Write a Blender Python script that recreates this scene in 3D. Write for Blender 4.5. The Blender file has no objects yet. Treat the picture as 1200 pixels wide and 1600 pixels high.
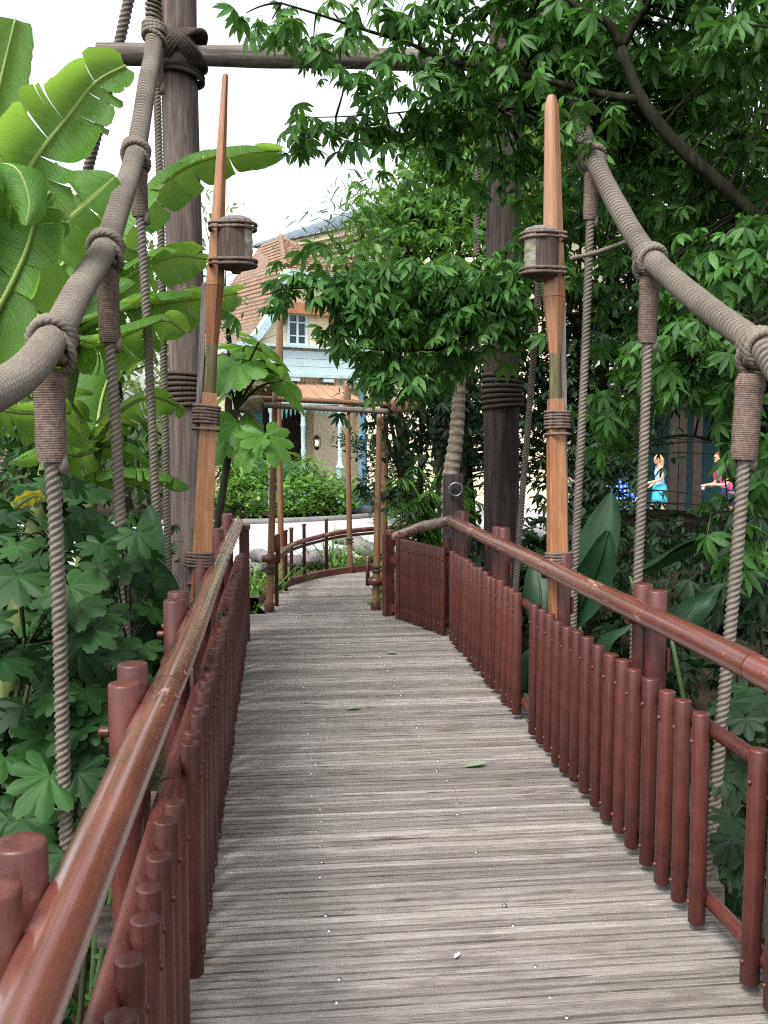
import bpy, math, random
import numpy as np
from mathutils import Matrix, Vector

random.seed(7)
rng = np.random.default_rng(11)
R = math.radians
scene = bpy.context.scene
COL = scene.collection

# ------------------------------------------------------------------ camera
F_PX, YAW, PITCH, EYE = 1550.0, R(6.24), R(4.43), 1.70
cam_d = bpy.data.cameras.new('camera')
cam = bpy.data.objects.new('camera', cam_d)
COL.objects.link(cam)
cam.location = (0, 0, EYE)
cam.rotation_euler = (R(90) - PITCH, 0, -YAW)
cam_d.sensor_fit = 'VERTICAL'
cam_d.sensor_height = 36
cam_d.lens = F_PX / 1600 * 36
cam_d.clip_end = 600
cam_d.clip_start = 0.05
scene.camera = cam
_rot = np.array(cam.rotation_euler.to_matrix())


def P(px, py, d):
    """world point seen at photo pixel (px,py), d metres ahead along the bridge"""
    v = _rot @ np.array([(px - 600) / F_PX, -(py - 800) / F_PX, -1.0])
    return np.array([0, 0, EYE]) + v * (d / v[1])


def PG(px, py, z=0.0):
    v = _rot @ np.array([(px - 600) / F_PX, -(py - 800) / F_PX, -1.0])
    return np.array([0, 0, EYE]) + v * ((z - EYE) / v[2])


# ------------------------------------------------------------------ mesh builder
class B:
    def __init__(self):
        self.V, self.T, self.Q, self.UV, self.n = [], [], [], [], 0

    def add(self, V, T=None, Q=None, UV=None):
        V = np.asarray(V, float).reshape(-1, 3)
        self.V.append(V)
        if T is not None and len(T): self.T.append(np.asarray(T, int).reshape(-1, 3) + self.n)
        if Q is not None and len(Q): self.Q.append(np.asarray(Q, int).reshape(-1, 4) + self.n)
        self.UV.append(np.zeros((len(V), 2)) if UV is None else np.asarray(UV, float).reshape(-1, 2))
        self.n += len(V)
        return self

    def box(self, c, s, rz=0.0, taper=1.0):
        x, y, z = [k / 2 for k in s]
        v = np.array([[-x, -y, -z], [x, -y, -z], [x, y, -z], [-x, y, -z],
                      [-x * taper, -y * taper, z], [x * taper, -y * taper, z], [x * taper, y * taper, z], [-x * taper, y * taper, z]])
        if rz:
            ca, sa = math.cos(rz), math.sin(rz)
            v[:, :2] = np.stack([v[:, 0] * ca - v[:, 1] * sa, v[:, 0] * sa + v[:, 1] * ca], 1)
        q = [[0, 3, 2, 1], [4, 5, 6, 7], [0, 1, 5, 4], [1, 2, 6, 5], [2, 3, 7, 6], [3, 0, 4, 7]]
        return self.add(v + np.asarray(c), Q=q)

    def prism(self, poly, z0, z1, axis='z'):
        """extrude 2-D polygon (ccw)"""
        p = np.asarray(poly, float); n = len(p)
        def lift(t):
            if axis == 'z': return np.column_stack([p, np.full(n, t)])
            return np.column_stack([p[:, 0], np.full(n, t), p[:, 1]])
        c0, c1 = lift(z0), lift(z1)
        V = np.vstack([c0, c1, c0.mean(0)[None], c1.mean(0)[None]])
        i = np.arange(n); j = (i + 1) % n
        Q = np.column_stack([i, j, j + n, i + n])
        T = np.vstack([np.column_stack([j, i, np.full(n, 2 * n)]), np.column_stack([i + n, j + n, np.full(n, 2 * n + 1)])])
        return self.add(V, T, Q)

    def tube(self, pts, rad, n=12, mod=None, caps=True, up=None, sx=None):
        pts = np.asarray(pts, float); m = len(pts)
        rad = np.broadcast_to(np.asarray(rad, float), (m,))
        t = np.gradient(pts, axis=0); t /= np.linalg.norm(t, axis=1)[:, None] + 1e-12
        u = np.zeros((m, 3))
        a = np.array(up if up is not None else ([1, 0, 0] if abs(t[0, 0]) < .9 else [0, 1, 0]), float)
        for k in range(m):
            a = a - t[k] * (a @ t[k]); a /= np.linalg.norm(a) + 1e-12; u[k] = a
        w = np.cross(t, u)
        s = np.concatenate([[0], np.cumsum(np.linalg.norm(np.diff(pts, axis=0), axis=1))])
        th = np.arange(n) / n * 2 * np.pi
        rr = rad[:, None] * np.ones(n)[None]
        if mod is not None: rr = rr * mod(th[None, :], s[:, None])
        V = pts[:, None] + rr[..., None] * (np.cos(th)[None, :, None] * u[:, None] * (1 if sx is None else sx) + np.sin(th)[None, :, None] * w[:, None])
        V = V.reshape(-1, 3)
        i = np.arange(m - 1)[:, None] * n; j = np.arange(n)[None]; j2 = (j + 1) % n
        Q = np.stack([i + j, i + j2, i + n + j2, i + n + j], -1).reshape(-1, 4)
        UV = np.stack([np.broadcast_to(th / 6.2832, (m, n)), np.broadcast_to(s[:, None], (m, n))], -1).reshape(-1, 2)
        T = []
        if caps:
            V = np.vstack([V, pts[0], pts[-1]]); UV = np.vstack([UV, [0, 0], [0, s[-1]]])
            k = np.arange(n); k2 = (k + 1) % n; b = (m - 1) * n
            T = np.vstack([np.column_stack([k2, k, np.full(n, m * n)]), np.column_stack([b + k, b + k2, np.full(n, m * n + 1)])])
        return self.add(V, T, Q, UV)

    def lathe(self, prof, n=20, c=(0, 0, 0), axis=None, a0=0, a1=2 * math.pi):
        """prof: (r,z) list, closed round z (or an arc)"""
        pr = np.asarray(prof, float); m = len(pr)
        full = abs(a1 - a0 - 2 * math.pi) < 1e-6
        th = np.linspace(a0, a1, n, endpoint=not full)
        V = np.stack([pr[:, None, 0] * np.cos(th), pr[:, None, 0] * np.sin(th), np.broadcast_to(pr[:, None, 1], (m, n))], -1).reshape(-1, 3)
        if axis is not None:
            q = Vector((0, 0, 1)).rotation_difference(Vector(axis)).to_matrix()
            V = V @ np.array(q).T
        i = np.arange(m - 1)[:, None] * n
        j = np.arange(n if full else n - 1)[None]; j2 = (j + 1) % n
        Q = np.stack([i + j, i + j2, i + n + j2, i + n + j], -1).reshape(-1, 4)
        return self.add(V + np.asarray(c), Q=Q)

    def ring(self, c, nrm, r, wr, n=36, m=8, lobes=0, sx=1.0, wob=0.0):
        """rope ring round axis nrm"""
        q = np.array(Vector((0, 0, 1)).rotation_difference(Vector(nrm)).to_matrix())
        th = np.linspace(0, 2 * np.pi, n + 1)
        pts = np.stack([r * sx * np.cos(th), r * np.sin(th), wob * np.sin(2 * th + 1)], -1) @ q.T + np.asarray(c)
        mod = None
        if lobes:
            L = 2 * np.pi * r
            mod = lambda t, s: .72 + .36 * np.abs(np.cos(1.5 * t + s / L * 2 * np.pi * lobes / 2)) ** .8
        return self.tube(pts, wr, n=m, mod=mod, caps=False)

    def scatter(self, tm, pos, rot, sc, UV=False):
        tv, tT, tQ = tm
        n, m = len(pos), len(tv)
        if n == 0: return self
        V = np.einsum('nij,mj->nmi', rot, tv) * np.asarray(sc).reshape(-1, 1, 1) + np.asarray(pos)[:, None]
        off = (np.arange(n) * m)[:, None, None]
        T = (np.asarray(tT)[None] + off).reshape(-1, 3) if len(tT) else None
        Q = (np.asarray(tQ)[None] + off).reshape(-1, 4) if len(tQ) else None
        return self.add(V.reshape(-1, 3), T, Q)

    def build(self, name, mat, parent=None, smooth=True, local=False, loc=None):
        V = np.vstack(self.V)
        p = parent if not local else None
        while p is not None:
            V = V - np.array(p.location); p = p.parent
        me = bpy.data.meshes.new(name)
        T = np.vstack(self.T) if self.T else np.zeros((0, 3), int)
        Q = np.vstack(self.Q) if self.Q else np.zeros((0, 4), int)
        idx = np.concatenate([T.ravel(), Q.ravel()]).astype(np.int32)
        st = np.concatenate([np.arange(len(T)) * 3, len(T) * 3 + np.arange(len(Q)) * 4]).astype(np.int32)
        me.vertices.add(len(V)); me.vertices.foreach_set('co', V.astype(np.float32).ravel())
        me.loops.add(len(idx)); me.loops.foreach_set('vertex_index', idx)
        me.polygons.add(len(st)); me.polygons.foreach_set('loop_start', st)
        uv = me.uv_layers.new(name='UVMap')
        uv.data.foreach_set('uv', np.vstack(self.UV)[idx].astype(np.float32).ravel())
        me.update(calc_edges=True); me.validate()
        me.polygons.foreach_set('use_smooth', np.full(len(me.polygons), bool(smooth)))
        if isinstance(smooth, float):
            try: me.set_sharp_from_angle(angle=R(smooth))
            except Exception: pass
        me.materials.append(mat)
        o = bpy.data.objects.new(name, me)
        COL.objects.link(o)
        if parent is not None: o.parent = parent
        if loc is not None: o.location = loc
        return o


def tag(o, label=None, cat=None, group=None, kind=None):
    if label: o['label'] = label
    if cat: o['category'] = cat
    if group: o['group'] = group
    if kind: o['kind'] = kind
    return o


def thing(name, label, cat, loc=(0, 0, 0), rz=0, group=None):
    o = bpy.data.objects.new(name, None)
    o.empty_display_size = .1
    COL.objects.link(o)
    o.location = tuple(float(k) for k in loc); o.rotation_euler = (0, 0, rz)
    return tag(o, label, cat, group)


def copy_child(o, parent, loc):
    c = o.copy(); COL.objects.link(c); c.parent = parent; c.location = loc
    return c


def spline(pts, n=60):
    """Catmull-Rom through pts, n samples evenly along the length"""
    p = np.asarray(pts, float)
    p = np.vstack([2 * p[0] - p[1], p, 2 * p[-1] - p[-2]])
    out = []
    for i in range(1, len(p) - 2):
        t = np.linspace(0, 1, 24, endpoint=False)[:, None]
        a, b, c, d = p[i - 1], p[i], p[i + 1], p[i + 2]
        out.append(.5 * ((2 * b) + (-a + c) * t + (2 * a - 5 * b + 4 * c - d) * t ** 2 + (-a + 3 * b - 3 * c + d) * t ** 3))
    out.append(p[-2][None])
    q = np.vstack(out)
    s = np.concatenate([[0], np.cumsum(np.linalg.norm(np.diff(q, axis=0), axis=1))])
    u = np.linspace(0, s[-1], n)
    return np.stack([np.interp(u, s, q[:, k]) for k in range(q.shape[1])], 1)


def plen(p):
    p = np.asarray(p); return float(np.linalg.norm(np.diff(p, axis=0), axis=1).sum())


# ------------------------------------------------------------------ materials
class N:
    def __init__(self, name):
        self.m = bpy.data.materials.new(name); self.m.use_nodes = True
        self.t = self.m.node_tree
        self.t.nodes.clear()
        self.out = self.t.nodes.new('ShaderNodeOutputMaterial')

    def __call__(self, typ, **k):
        n = self.t.nodes.new('ShaderNode' + typ)
        for a, v in k.items():
            if a in ('inp',):
                for kk, vv in v.items(): self.set(n, kk, vv)
            else: setattr(n, a, v)
        return n

    def set(self, n, key, v):
        s = n.inputs[key]
        if isinstance(v, bpy.types.NodeSocket): self.t.links.new(v, s)
        elif isinstance(v, bpy.types.Node): self.t.links.new(v.outputs[0], s)
        else:
            if hasattr(s.default_value, '__len__') and len(s.default_value) == 4 and len(v) == 3: v = (*v, 1)
            s.default_value = v

    def coord(self, scale=(1, 1, 1), kind='Object', rot=(0, 0, 0)):
        c = self('TexCoord')
        return self('Mapping', inp={'Vector': c.outputs[kind], 'Scale': scale, 'Rotation': rot}).outputs[0]

    def noise(self, vec, scale=5, detail=4, rough=.55, dist=0):
        return self('TexNoise', inp={'Vector': vec, 'Scale': scale, 'Detail': detail, 'Roughness': rough, 'Distortion': dist}).outputs[0]

    def ramp(self, fac, stops):
        n = self('ValToRGB'); self.set(n, 'Fac', fac)
        el = n.color_ramp.elements
        while len(el) < len(stops): el.new(.5)
        for e, (p, c) in zip(el, stops):
            e.position = p; e.color = (*c, 1) if hasattr(c, '__len__') else (c, c, c, 1)
        return n.outputs[0]

    def mix(self, fac, a, b, blend='MIX'):
        n = self('Mix', data_type='RGBA', blend_type=blend)
        for k, v in ((0, fac), (6, a), (7, b)):
            s = n.inputs[k]
            if isinstance(v, bpy.types.NodeSocket): self.t.links.new(v, s)
            elif k == 0: s.default_value = v
            else: s.default_value = (*v, 1)
        return n.outputs[2]

    def math(self, op, a, b=0.0, c=None):
        n = self('Math', operation=op)
        for i, v in enumerate((a, b) if c is None else (a, b, c)):
            if isinstance(v, bpy.types.NodeSocket): self.t.links.new(v, n.inputs[i])
            else: n.inputs[i].default_value = v
        return n.outputs[0]

    def bump(self, h, strength=.3, dist=.01):
        return self('Bump', inp={'Height': h, 'Strength': strength, 'Distance': dist}).outputs[0]

    def bsdf(self, col, rough=.6, normal=None, spec=.5, metal=0.0, coat=0.0, **k):
        b = self('BsdfPrincipled')
        self.set(b, 'Base Color', col); self.set(b, 'Roughness', rough)
        self.set(b, 'Specular IOR Level', spec); self.set(b, 'Metallic', metal)
        if coat: self.set(b, 'Coat Weight', coat); self.set(b, 'Coat Roughness', .15)
        for kk, v in k.items(): self.set(b, kk.replace('_', ' '), v)
        if normal is not None: self.set(b, 'Normal', normal)
        return b

    def done(self, sh):
        self.t.links.new(sh.outputs[0] if isinstance(sh, bpy.types.Node) else sh, self.out.inputs[0])
        return self.m


def m_plain(name, col, rough=.6, var=.25, scale=6, bump=.15, metal=0.0, spec=.2, stretch=(1, 1, 1)):
    n = N(name); v = n.coord(stretch)
    f = n.noise(v, scale, 5)
    lo = tuple(c * (1 - var) for c in col); hi = tuple(min(1, c * (1 + var)) for c in col)
    c = n.ramp(f, [(.3, lo), (.7, hi)])
    f2 = n.noise(v, scale * 6, 3)
    return n.done(n.bsdf(c, rough, n.bump(f2, bump, .01), spec, metal))


def m_paint(name, col, worn, wear=.62, rough=.35, stretch=(6, 1, 6), coat=0.0, grain=(40, 2.5, 40)):
    """glossy paint, rubbed through to the material beneath"""
    n = N(name)
    v = n.coord(stretch)
    big = n.noise(v, 1.3, 3)
    fine = n.noise(v, 7, 8, .7)
    scr = n.noise(n.coord(grain), 2.0, 6, .7)
    w = n.math('ADD', n.math('MULTIPLY', big, .5), n.math('ADD', n.math('MULTIPLY', fine, .3), n.math('MULTIPLY', scr, .25)))
    mask = n.ramp(w, [(wear, 0.0), (wear + .035, 1.0)])
    tone = n.mix(n.ramp(n.noise(n.coord((3, 1, 3)), 3, 4), [(.35, 0.0), (.7, 1.0)]), tuple(c * .72 for c in col), tuple(min(1, c * 1.25) for c in col))
    oi = n('ObjectInfo')
    tone = n.mix(1.0, tone, n.ramp(oi.outputs['Random'], [(0.0, (.78, .76, .76)), (1.0, (1.16, 1.12, 1.1))]), 'MULTIPLY')
    # dusty scuff film
    scuff = n.math('MULTIPLY', n.ramp(scr, [(.5, 0.0), (.75, 1.0)]), .35)
    tone = n.mix(scuff, tone, tuple(min(1, c * 1.3 + .025) for c in col))
    c = n.mix(mask, tone, worn)
    r = n.math('ADD', n.math('MULTIPLY', mask, .35), n.math('ADD', rough, n.math('MULTIPLY', scuff, .5)))
    h = n.math('SUBTRACT', n.math('MULTIPLY', fine, .25), mask)
    p = n.bsdf(c, r, n.bump(n.math('ADD', h, n.math('MULTIPLY', scr, .5)), .4, .004), .8 if coat else .4, coat=coat)
    if not coat: return n.done(p)
    p.inputs['Coat IOR'].default_value = 1.9; p.inputs['Coat Roughness'].default_value = .16
    n.set(p, 'Coat Weight', n.math('MULTIPLY', n.math('SUBTRACT', 1.0, n.math('MAXIMUM', mask, n.math('MULTIPLY', scuff, 1.6))), .8))
    return n.done(p)


def m_wood(name, lo, hi, axis=2, rough=.55, coat=0.0, scale=1.0, dark=.5, bump=.25):
    n = N(name)
    st = [14 * scale] * 3; st[axis] = .9 * scale
    v = n.coord(tuple(st))
    g = n.noise(v, 2.2, 7, .65, .6)
    big = n.noise(n.coord(), 1.7 * scale, 3)
    c = n.ramp(g, [(.28, tuple(k * dark for k in lo)), (.45, lo), (.68, hi)])
    c = n.mix(n.ramp(big, [(.35, 0.0), (.75, .55)]), c, tuple(k * .62 for k in lo))
    return n.done(n.bsdf(c, rough, n.bump(g, bump, .006), .45 if coat else .12, coat=coat))


def m_leaf(name, lo, hi, trans=.35, rough=.5, veins=False, spec=.22, tcol=None):
    n = N(name)
    g = n('NewGeometry')
    c = n.ramp(g.outputs['Random Per Island'], [(0.0, lo), (.75, hi), (1.0, tuple(min(1, k * 1.35) for k in hi))])
    f = n.noise(n.coord(), 9, 3)
    c = n.mix(n.ramp(f, [(.35, 0.0), (.75, .5)]), c, tuple(k * .7 for k in lo))
    nor = None
    if veins:
        uv = n.coord((1, 1, 1), 'UV')
        sep = n('SeparateXYZ', inp={0: uv})
        st = n('TexWave', wave_type='BANDS', bands_direction='Y', inp={'Vector': uv, 'Scale': 9, 'Distortion': .6, 'Detail': 1})
        fib = n.noise(n.coord((.7, 26, 1), 'UV'), 1.6, 5, .7)
        rib = n.ramp(n.math('ABSOLUTE', n.math('SUBTRACT', sep.outputs[0], .5)), [(.012, 1.0), (.03, 0.0)])
        c = n.mix(n.math('MULTIPLY', st.outputs[1], .1), c, tuple(k * .6 for k in lo))
        c = n.mix(n.ramp(fib, [(.35, .7), (.55, 0.0)]), c, tuple(k * .5 for k in lo))
        c = n.mix(n.ramp(fib, [(.58, 0.0), (.8, .55)]), c, (.2, .27, .06))
        c = n.mix(rib, c, (.3, .38, .1))
        edge = n.ramp(n.math('ADD', n.math('ABSOLUTE', n.math('SUBTRACT', sep.outputs[0], .5)), n.math('MULTIPLY', n.noise(n.coord(), 14, 4), .12)), [(.545, 0.0), (.575, 1.0)])
        c = n.mix(edge, c, (.16, .11, .04))
        nor = n.bump(fib, .5, .012)
    p = n.bsdf(c, rough, nor, spec)
    t = n('BsdfTranslucent')
    n.set(t, 'Color', n.mix(.6, c, tcol if tcol else tuple(min(1, k * 2.1) for k in (hi[0] * 1.1, hi[1], hi[2] * .5))))
    mx = n('MixShader'); mx.inputs[0].default_value = trans
    n.t.links.new(p.outputs[0], mx.inputs[1]); n.t.links.new(t.outputs[0], mx.inputs[2])
    return n.done(mx)


def m_rope(name, lo, hi, fibre=90):
    n = N(name)
    v = n.coord()
    f = n.noise(v, fibre, 4, .7)
    big = n.noise(v, 3.2, 4)
    c = n.ramp(f, [(.3, lo), (.7, hi)])
    c = n.mix(n.ramp(big, [(.4, 0.0), (.75, .6)]), c, tuple(k * .6 for k in lo))
    return n.done(n.bsdf(c, .9, n.bump(f, .3, .002), .06))


MAT = {}
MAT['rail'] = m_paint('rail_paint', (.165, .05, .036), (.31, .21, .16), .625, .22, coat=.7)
MAT['rail_r'] = m_paint('rail_paint_side', (.15, .04, .03), (.3, .2, .15), .6, .3, coat=.4)
MAT['rail_w'] = m_paint('rail_paint_worn', (.15, .06, .045), (.24, .19, .15), .5, .3, coat=.3)
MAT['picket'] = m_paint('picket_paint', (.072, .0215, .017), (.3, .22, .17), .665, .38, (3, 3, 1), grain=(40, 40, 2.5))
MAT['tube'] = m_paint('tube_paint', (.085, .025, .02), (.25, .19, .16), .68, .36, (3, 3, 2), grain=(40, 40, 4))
MAT['bolt'] = m_plain('bolt_paint', (.16, .06, .05), .35)
MAT['screw'] = m_plain('zinc_screw', (.27, .27, .28), .42, .3, metal=.9)
MAT['rope'] = m_rope('weathered_rope', (.1, .087, .072), (.23, .203, .17), 170)
MAT['rope_d'] = m_rope('dark_rope', (.035, .028, .023), (.1, .08, .065))
MAT['twine'] = m_rope('twine', (.075, .055, .048), (.21, .16, .13), 60)
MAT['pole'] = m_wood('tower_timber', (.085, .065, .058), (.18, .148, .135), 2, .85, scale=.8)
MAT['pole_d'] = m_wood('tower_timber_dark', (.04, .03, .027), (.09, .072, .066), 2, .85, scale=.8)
MAT['beam'] = m_wood('beam_timber', (.1, .085, .075), (.25, .22, .19), 0, .85)
MAT['oar'] = m_wood('varnished_oar', (.24, .105, .044), (.36, .18, .082), 2, .42, .25, scale=2, dark=.72, bump=.08)
MAT['oar_end'] = m_wood('varnished_oar_dark', (.17, .068, .03), (.27, .115, .05), 2, .42, .25, scale=2, dark=.72, bump=.08)
MAT['oar_far'] = m_wood('gate_oar', (.17, .085, .042), (.27, .145, .075), 2, .5, .15, scale=2, dark=.72, bump=.08)
MAT['neck'] = m_wood('worn_neck', (.1, .085, .045), (.2, .17, .09), 2, .6, scale=2)
MAT['board'] = m_wood('grey_backing', (.12, .11, .105), (.25, .23, .22), 2, .8, scale=2)
MAT['lwood'] = m_wood('lantern_wood', (.055, .04, .034), (.13, .1, .085), 2, .7, scale=3)
MAT['grey_oar'] = m_wood('grey_oar', (.2, .16, .14), (.4, .34, .3), 0, .7, scale=2)


def m_glass_lantern():
    n = N('ribbed_glass')
    f = n.noise(n.coord((8, 8, 30)), 1.2, 3)
    c = n.ramp(f, [(.35, (.28, .25, .16)), (.65, (.62, .6, .5))])
    return n.done(n.bsdf(c, .18, None, .6, Transmission_Weight=.15))


MAT['glass'] = m_glass_lantern()


def m_deck(name, tone=1.0):
    n = N(name)
    tc = n('TexCoord').outputs['Object']
    sp = n('SeparateXYZ', inp={0: tc})
    board = n.math('FLOOR', n.math('DIVIDE', n.math('ADD', sp.outputs[1], 1.15), .145))
    wn = n('TexWhiteNoise', noise_dimensions='1D', inp={'W': board})
    shift = n('CombineXYZ', inp={0: n.math('MULTIPLY', wn.outputs[0], 37.0), 1: 0.0, 2: 0.0})
    vv = n('VectorMath', operation='ADD', inp={0: tc, 1: shift.outputs[0]}).outputs[0]
    mp = n('Mapping', inp={'Vector': vv, 'Scale': (2.4, 130, 10)}).outputs[0]
    grain = n.noise(mp, 1.6, 8, .72, .35)
    mp2 = n('Mapping', inp={'Vector': vv, 'Scale': (2.6, 11, 4)}).outputs[0]
    blot = n.noise(mp2, 1.5, 6, .62, .4)
    big = n.noise(tc, 1.1, 4, .6)
    k = tone
    c = n.ramp(grain, [(.2, (.085 * k, .076 * k, .073 * k)), (.38, (.2 * k, .184 * k, .174 * k)), (.55, (.3 * k, .283 * k, .268 * k)), (.72, (.52 * k, .505 * k, .485 * k))])
    bt = n.ramp(wn.outputs[0], [(0.0, (.78, .76, .75)), (.5, (.93, .91, .89)), (1.0, (1.06, 1.05, 1.03))])
    c = n.mix(1.0, c, bt, 'MULTIPLY')
    ridge = n('TexWhiteNoise', noise_dimensions='1D', inp={'W': n.math('FLOOR', n.math('DIVIDE', n.math('ADD', sp.outputs[1], 1.1475), .0483333))})
    c = n.mix(1.0, c, n.ramp(ridge.outputs[0], [(0.0, (.7, .69, .68)), (.6, (.95, .94, .93)), (1.0, (1.28, 1.27, 1.26))]), 'MULTIPLY')
    c = n.mix(n.ramp(blot, [(.52, 0.0), (.7, .75)]), c, (.105 * k, .088 * k, .078 * k))
    c = n.mix(n.ramp(blot, [(.22, .65), (.4, 0.0)]), c, (.42 * k, .405 * k, .39 * k))
    mp4 = n('Mapping', inp={'Vector': vv, 'Scale': (1.1, 75, 10)}).outputs[0]
    crack = n.noise(mp4, 1.7, 3, .5, .2)
    c = n.mix(n.ramp(crack, [(.6, 0.0), (.66, .8)]), c, (.05, .044, .042))
    mp3 = n('Mapping', inp={'Vector': vv, 'Scale': (3.5, 26, 4)}).outputs[0]
    vo = n('TexVoronoi', inp={'Vector': mp3, 'Scale': .8})
    knot = n.ramp(vo.outputs['Distance'], [(.06, 1.0), (.16, 0.0)])
    c = n.mix(n.math('MULTIPLY', knot, .75), c, (.05 * k, .038 * k, .03 * k))
    c = n.mix(n.ramp(big, [(.5, 0.0), (.8, .35)]), c, (.12, .115, .08))
    return n.done(n.bsdf(c, .8, n.bump(grain, .5, .006), .15))


MAT['deck'] = m_deck('weathered_decking', .8)
# ================================================================== footbridge
XL, XR = -.265, 1.425            # baluster lines
deck = thing('bridge_deck', 'weathered grey grooved timber footbridge deck running ahead between red railings', 'bridge deck', (0, 0, 0))


def plank_sheet(y0, y1, xf0, xf1, seed=0, nx=14, pitch=.0242, board=.145):
    """grooved boards laid side by side; real grooves and gaps"""
    r = np.random.default_rng(seed)
    ys, zs, bid = [], [], []
    nb = int((y1 - y0) / board)
    for b in range(nb):
        yb = y0 + b * board
        ys += [yb + .004, yb + .009]; zs += [-.022, -.001]; bid += [b, b]
        for g in range(3):
            a = yb + .009 + g * (board - .014) / 3; w = (board - .014) / 3
            if g: ys += [a - w * .03, a + w * .0, a + w * .2, a + w * .23, a + w * .6, a + w * .9]; zs += [-.001, -.022, -.022, -.001, .0015, .0006]
            else: ys += [a + w * .15, a + w * .5, a + w * .93]; zs += [.0004, .0018, .0006]
            bid += [b] * (len(ys) - len(bid))
        ys += [yb + board - .004, yb + board - .001]; zs += [-.001, -.022]; bid += [b, b]
    ys, zs, bid = map(np.array, (ys, zs, bid))
    u = np.linspace(0, 1, nx)
    X = np.array([[xf0(y) + (xf1(y) - xf0(y)) * k for k in u] for y in ys])
    warp = r.normal(0, .0009, (nb, nx)).cumsum(1) * .5
    tilt = r.normal(0, .0012, nb)
    ends = r.uniform(-.012, .012, (nb, 2))
    X[:, 0] += ends[bid, 0]; X[:, -1] += ends[bid, 1]
    Z = zs[:, None] + warp[bid] + (tilt[bid])[:, None]
    Y = ys[:, None] + (r.normal(0, .0012, (nb, nx)).cumsum(1) * .4)[bid]
    m = len(ys)
    V = np.stack([X, Y, Z], -1).reshape(-1, 3)
    i = np.arange(m - 1)[:, None] * nx; j = np.arange(nx - 1)[None]
    Q = np.stack([i + j, i + j + 1, i + nx + j + 1, i + nx + j], -1).reshape(-1, 4)
    b = B().add(V, Q=Q)
    return b, nb


DY0 = -1.15
b, nb = plank_sheet(DY0, 9.45, lambda y: -.40, lambda y: 1.56 if y < 8.4 else 1.56 - (y - 8.4) * .35, 3)
planks = b.build('planks', MAT['deck'], deck, smooth=25.0)
# edge beams and cross bearers below
b = B()
for x in (-.30, .18, .82, 1.45): b.box((x, 4.1, -.115), (.09, 10.4, .18))
for y in (1.45, 2.65, 3.95, 5.25, 6.65, 8.1): b.box((.58, y, -.27), (2.6, .12, .12))
b.build('bearer', MAT['beam'], deck, smooth=False)
sc = B().lathe([(0, .0045), (.005, .004), (.0085, .0015), (.0095, -.001)], 12)
scr = None
rs = random.Random(5)
for row, x in ((0, .178), (1, .815)):
    for k in range(12, nb - 1):
        if rs.random() < .12: continue
        y = DY0 + k * .145 + .0725 + rs.uniform(-.025, .025)
        if y < 1.9: continue
        loc = (x + rs.uniform(-.02, .02) - (y - 5) * .006 * row, y, .001)
        if scr is None: scr = sc.build('screw_head', MAT['screw'], deck, loc=loc)
        else: copy_child(scr, deck, loc)

# ------------------------------------------------------------------ railings
POSTS = [1.45, 2.67, 3.95, 5.27, 6.7, 8.15]


def post_mesh(h=1.07, r=.042, z0=-.32):
    return B().lathe([(0, h - .004), (r * .55, h - .003), (r * .9, h - .001), (r, h - .007), (r, .55), (r * 1.0, z0)], 20)


def baluster_mesh(zt=.765, zb=.03, r=.0305, side=1):
    b = B().lathe([(0, zt + .0005), (r * .8, zt), (r * .95, zt - .0025), (r, zt - .006), (r, .45), (r, zb + .006), (r * .85, zb), (0, zb)], 14)
    for z in (zt - .1, zb + .075):    # bolt heads, facing the walkway
        b.lathe([(.0085, 0), (.0085, .004), (.006, .0075), (0, .009)], 8, (side * r * .96, 0, z), (side, 0, 0))
    return b


def rail_sections(cuts, x, z, r, rail, mat, name='handrail', seed=1):
    rr = random.Random(seed)
    for a, c in zip(cuts[:-1], cuts[1:]):
        n = max(6, int((c - a) / .08))
        y = np.linspace(a + .004, c - .004, n)
        k = rr.random() * 9
        pts = np.stack([x + .003 * np.sin(y * 1.7 + k), y, z + .003 * np.sin(y * 2.3 + k)], 1)
        rad = r * (1 + .012 * np.sin(y * 5 + k)); rad[0] *= .97; rad[-1] *= .97
        s = B().tube(pts, rad, n=36)
        # sleeve at the joint and peg heads
        if c < cuts[-1]: s.tube([(x, c - .012, z), (x, c + .012, z)], r * .93, n=24)
        o = s.build(name, mat, rail, smooth=40.0)
        for yy in (a + .13, c - .13):
            if name == 'handrail':
                s2 = B().lathe([(.011, 0), (.011, .003), (.007, .006), (0, .007)], 10, (x + r * .9 * side_of(x), yy, z + r * .35), (side_of(x), 0, .4))
                s2.build('peg', MAT['bolt'], o)


def side_of(x): return 1 if x < .5 else -1


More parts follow.
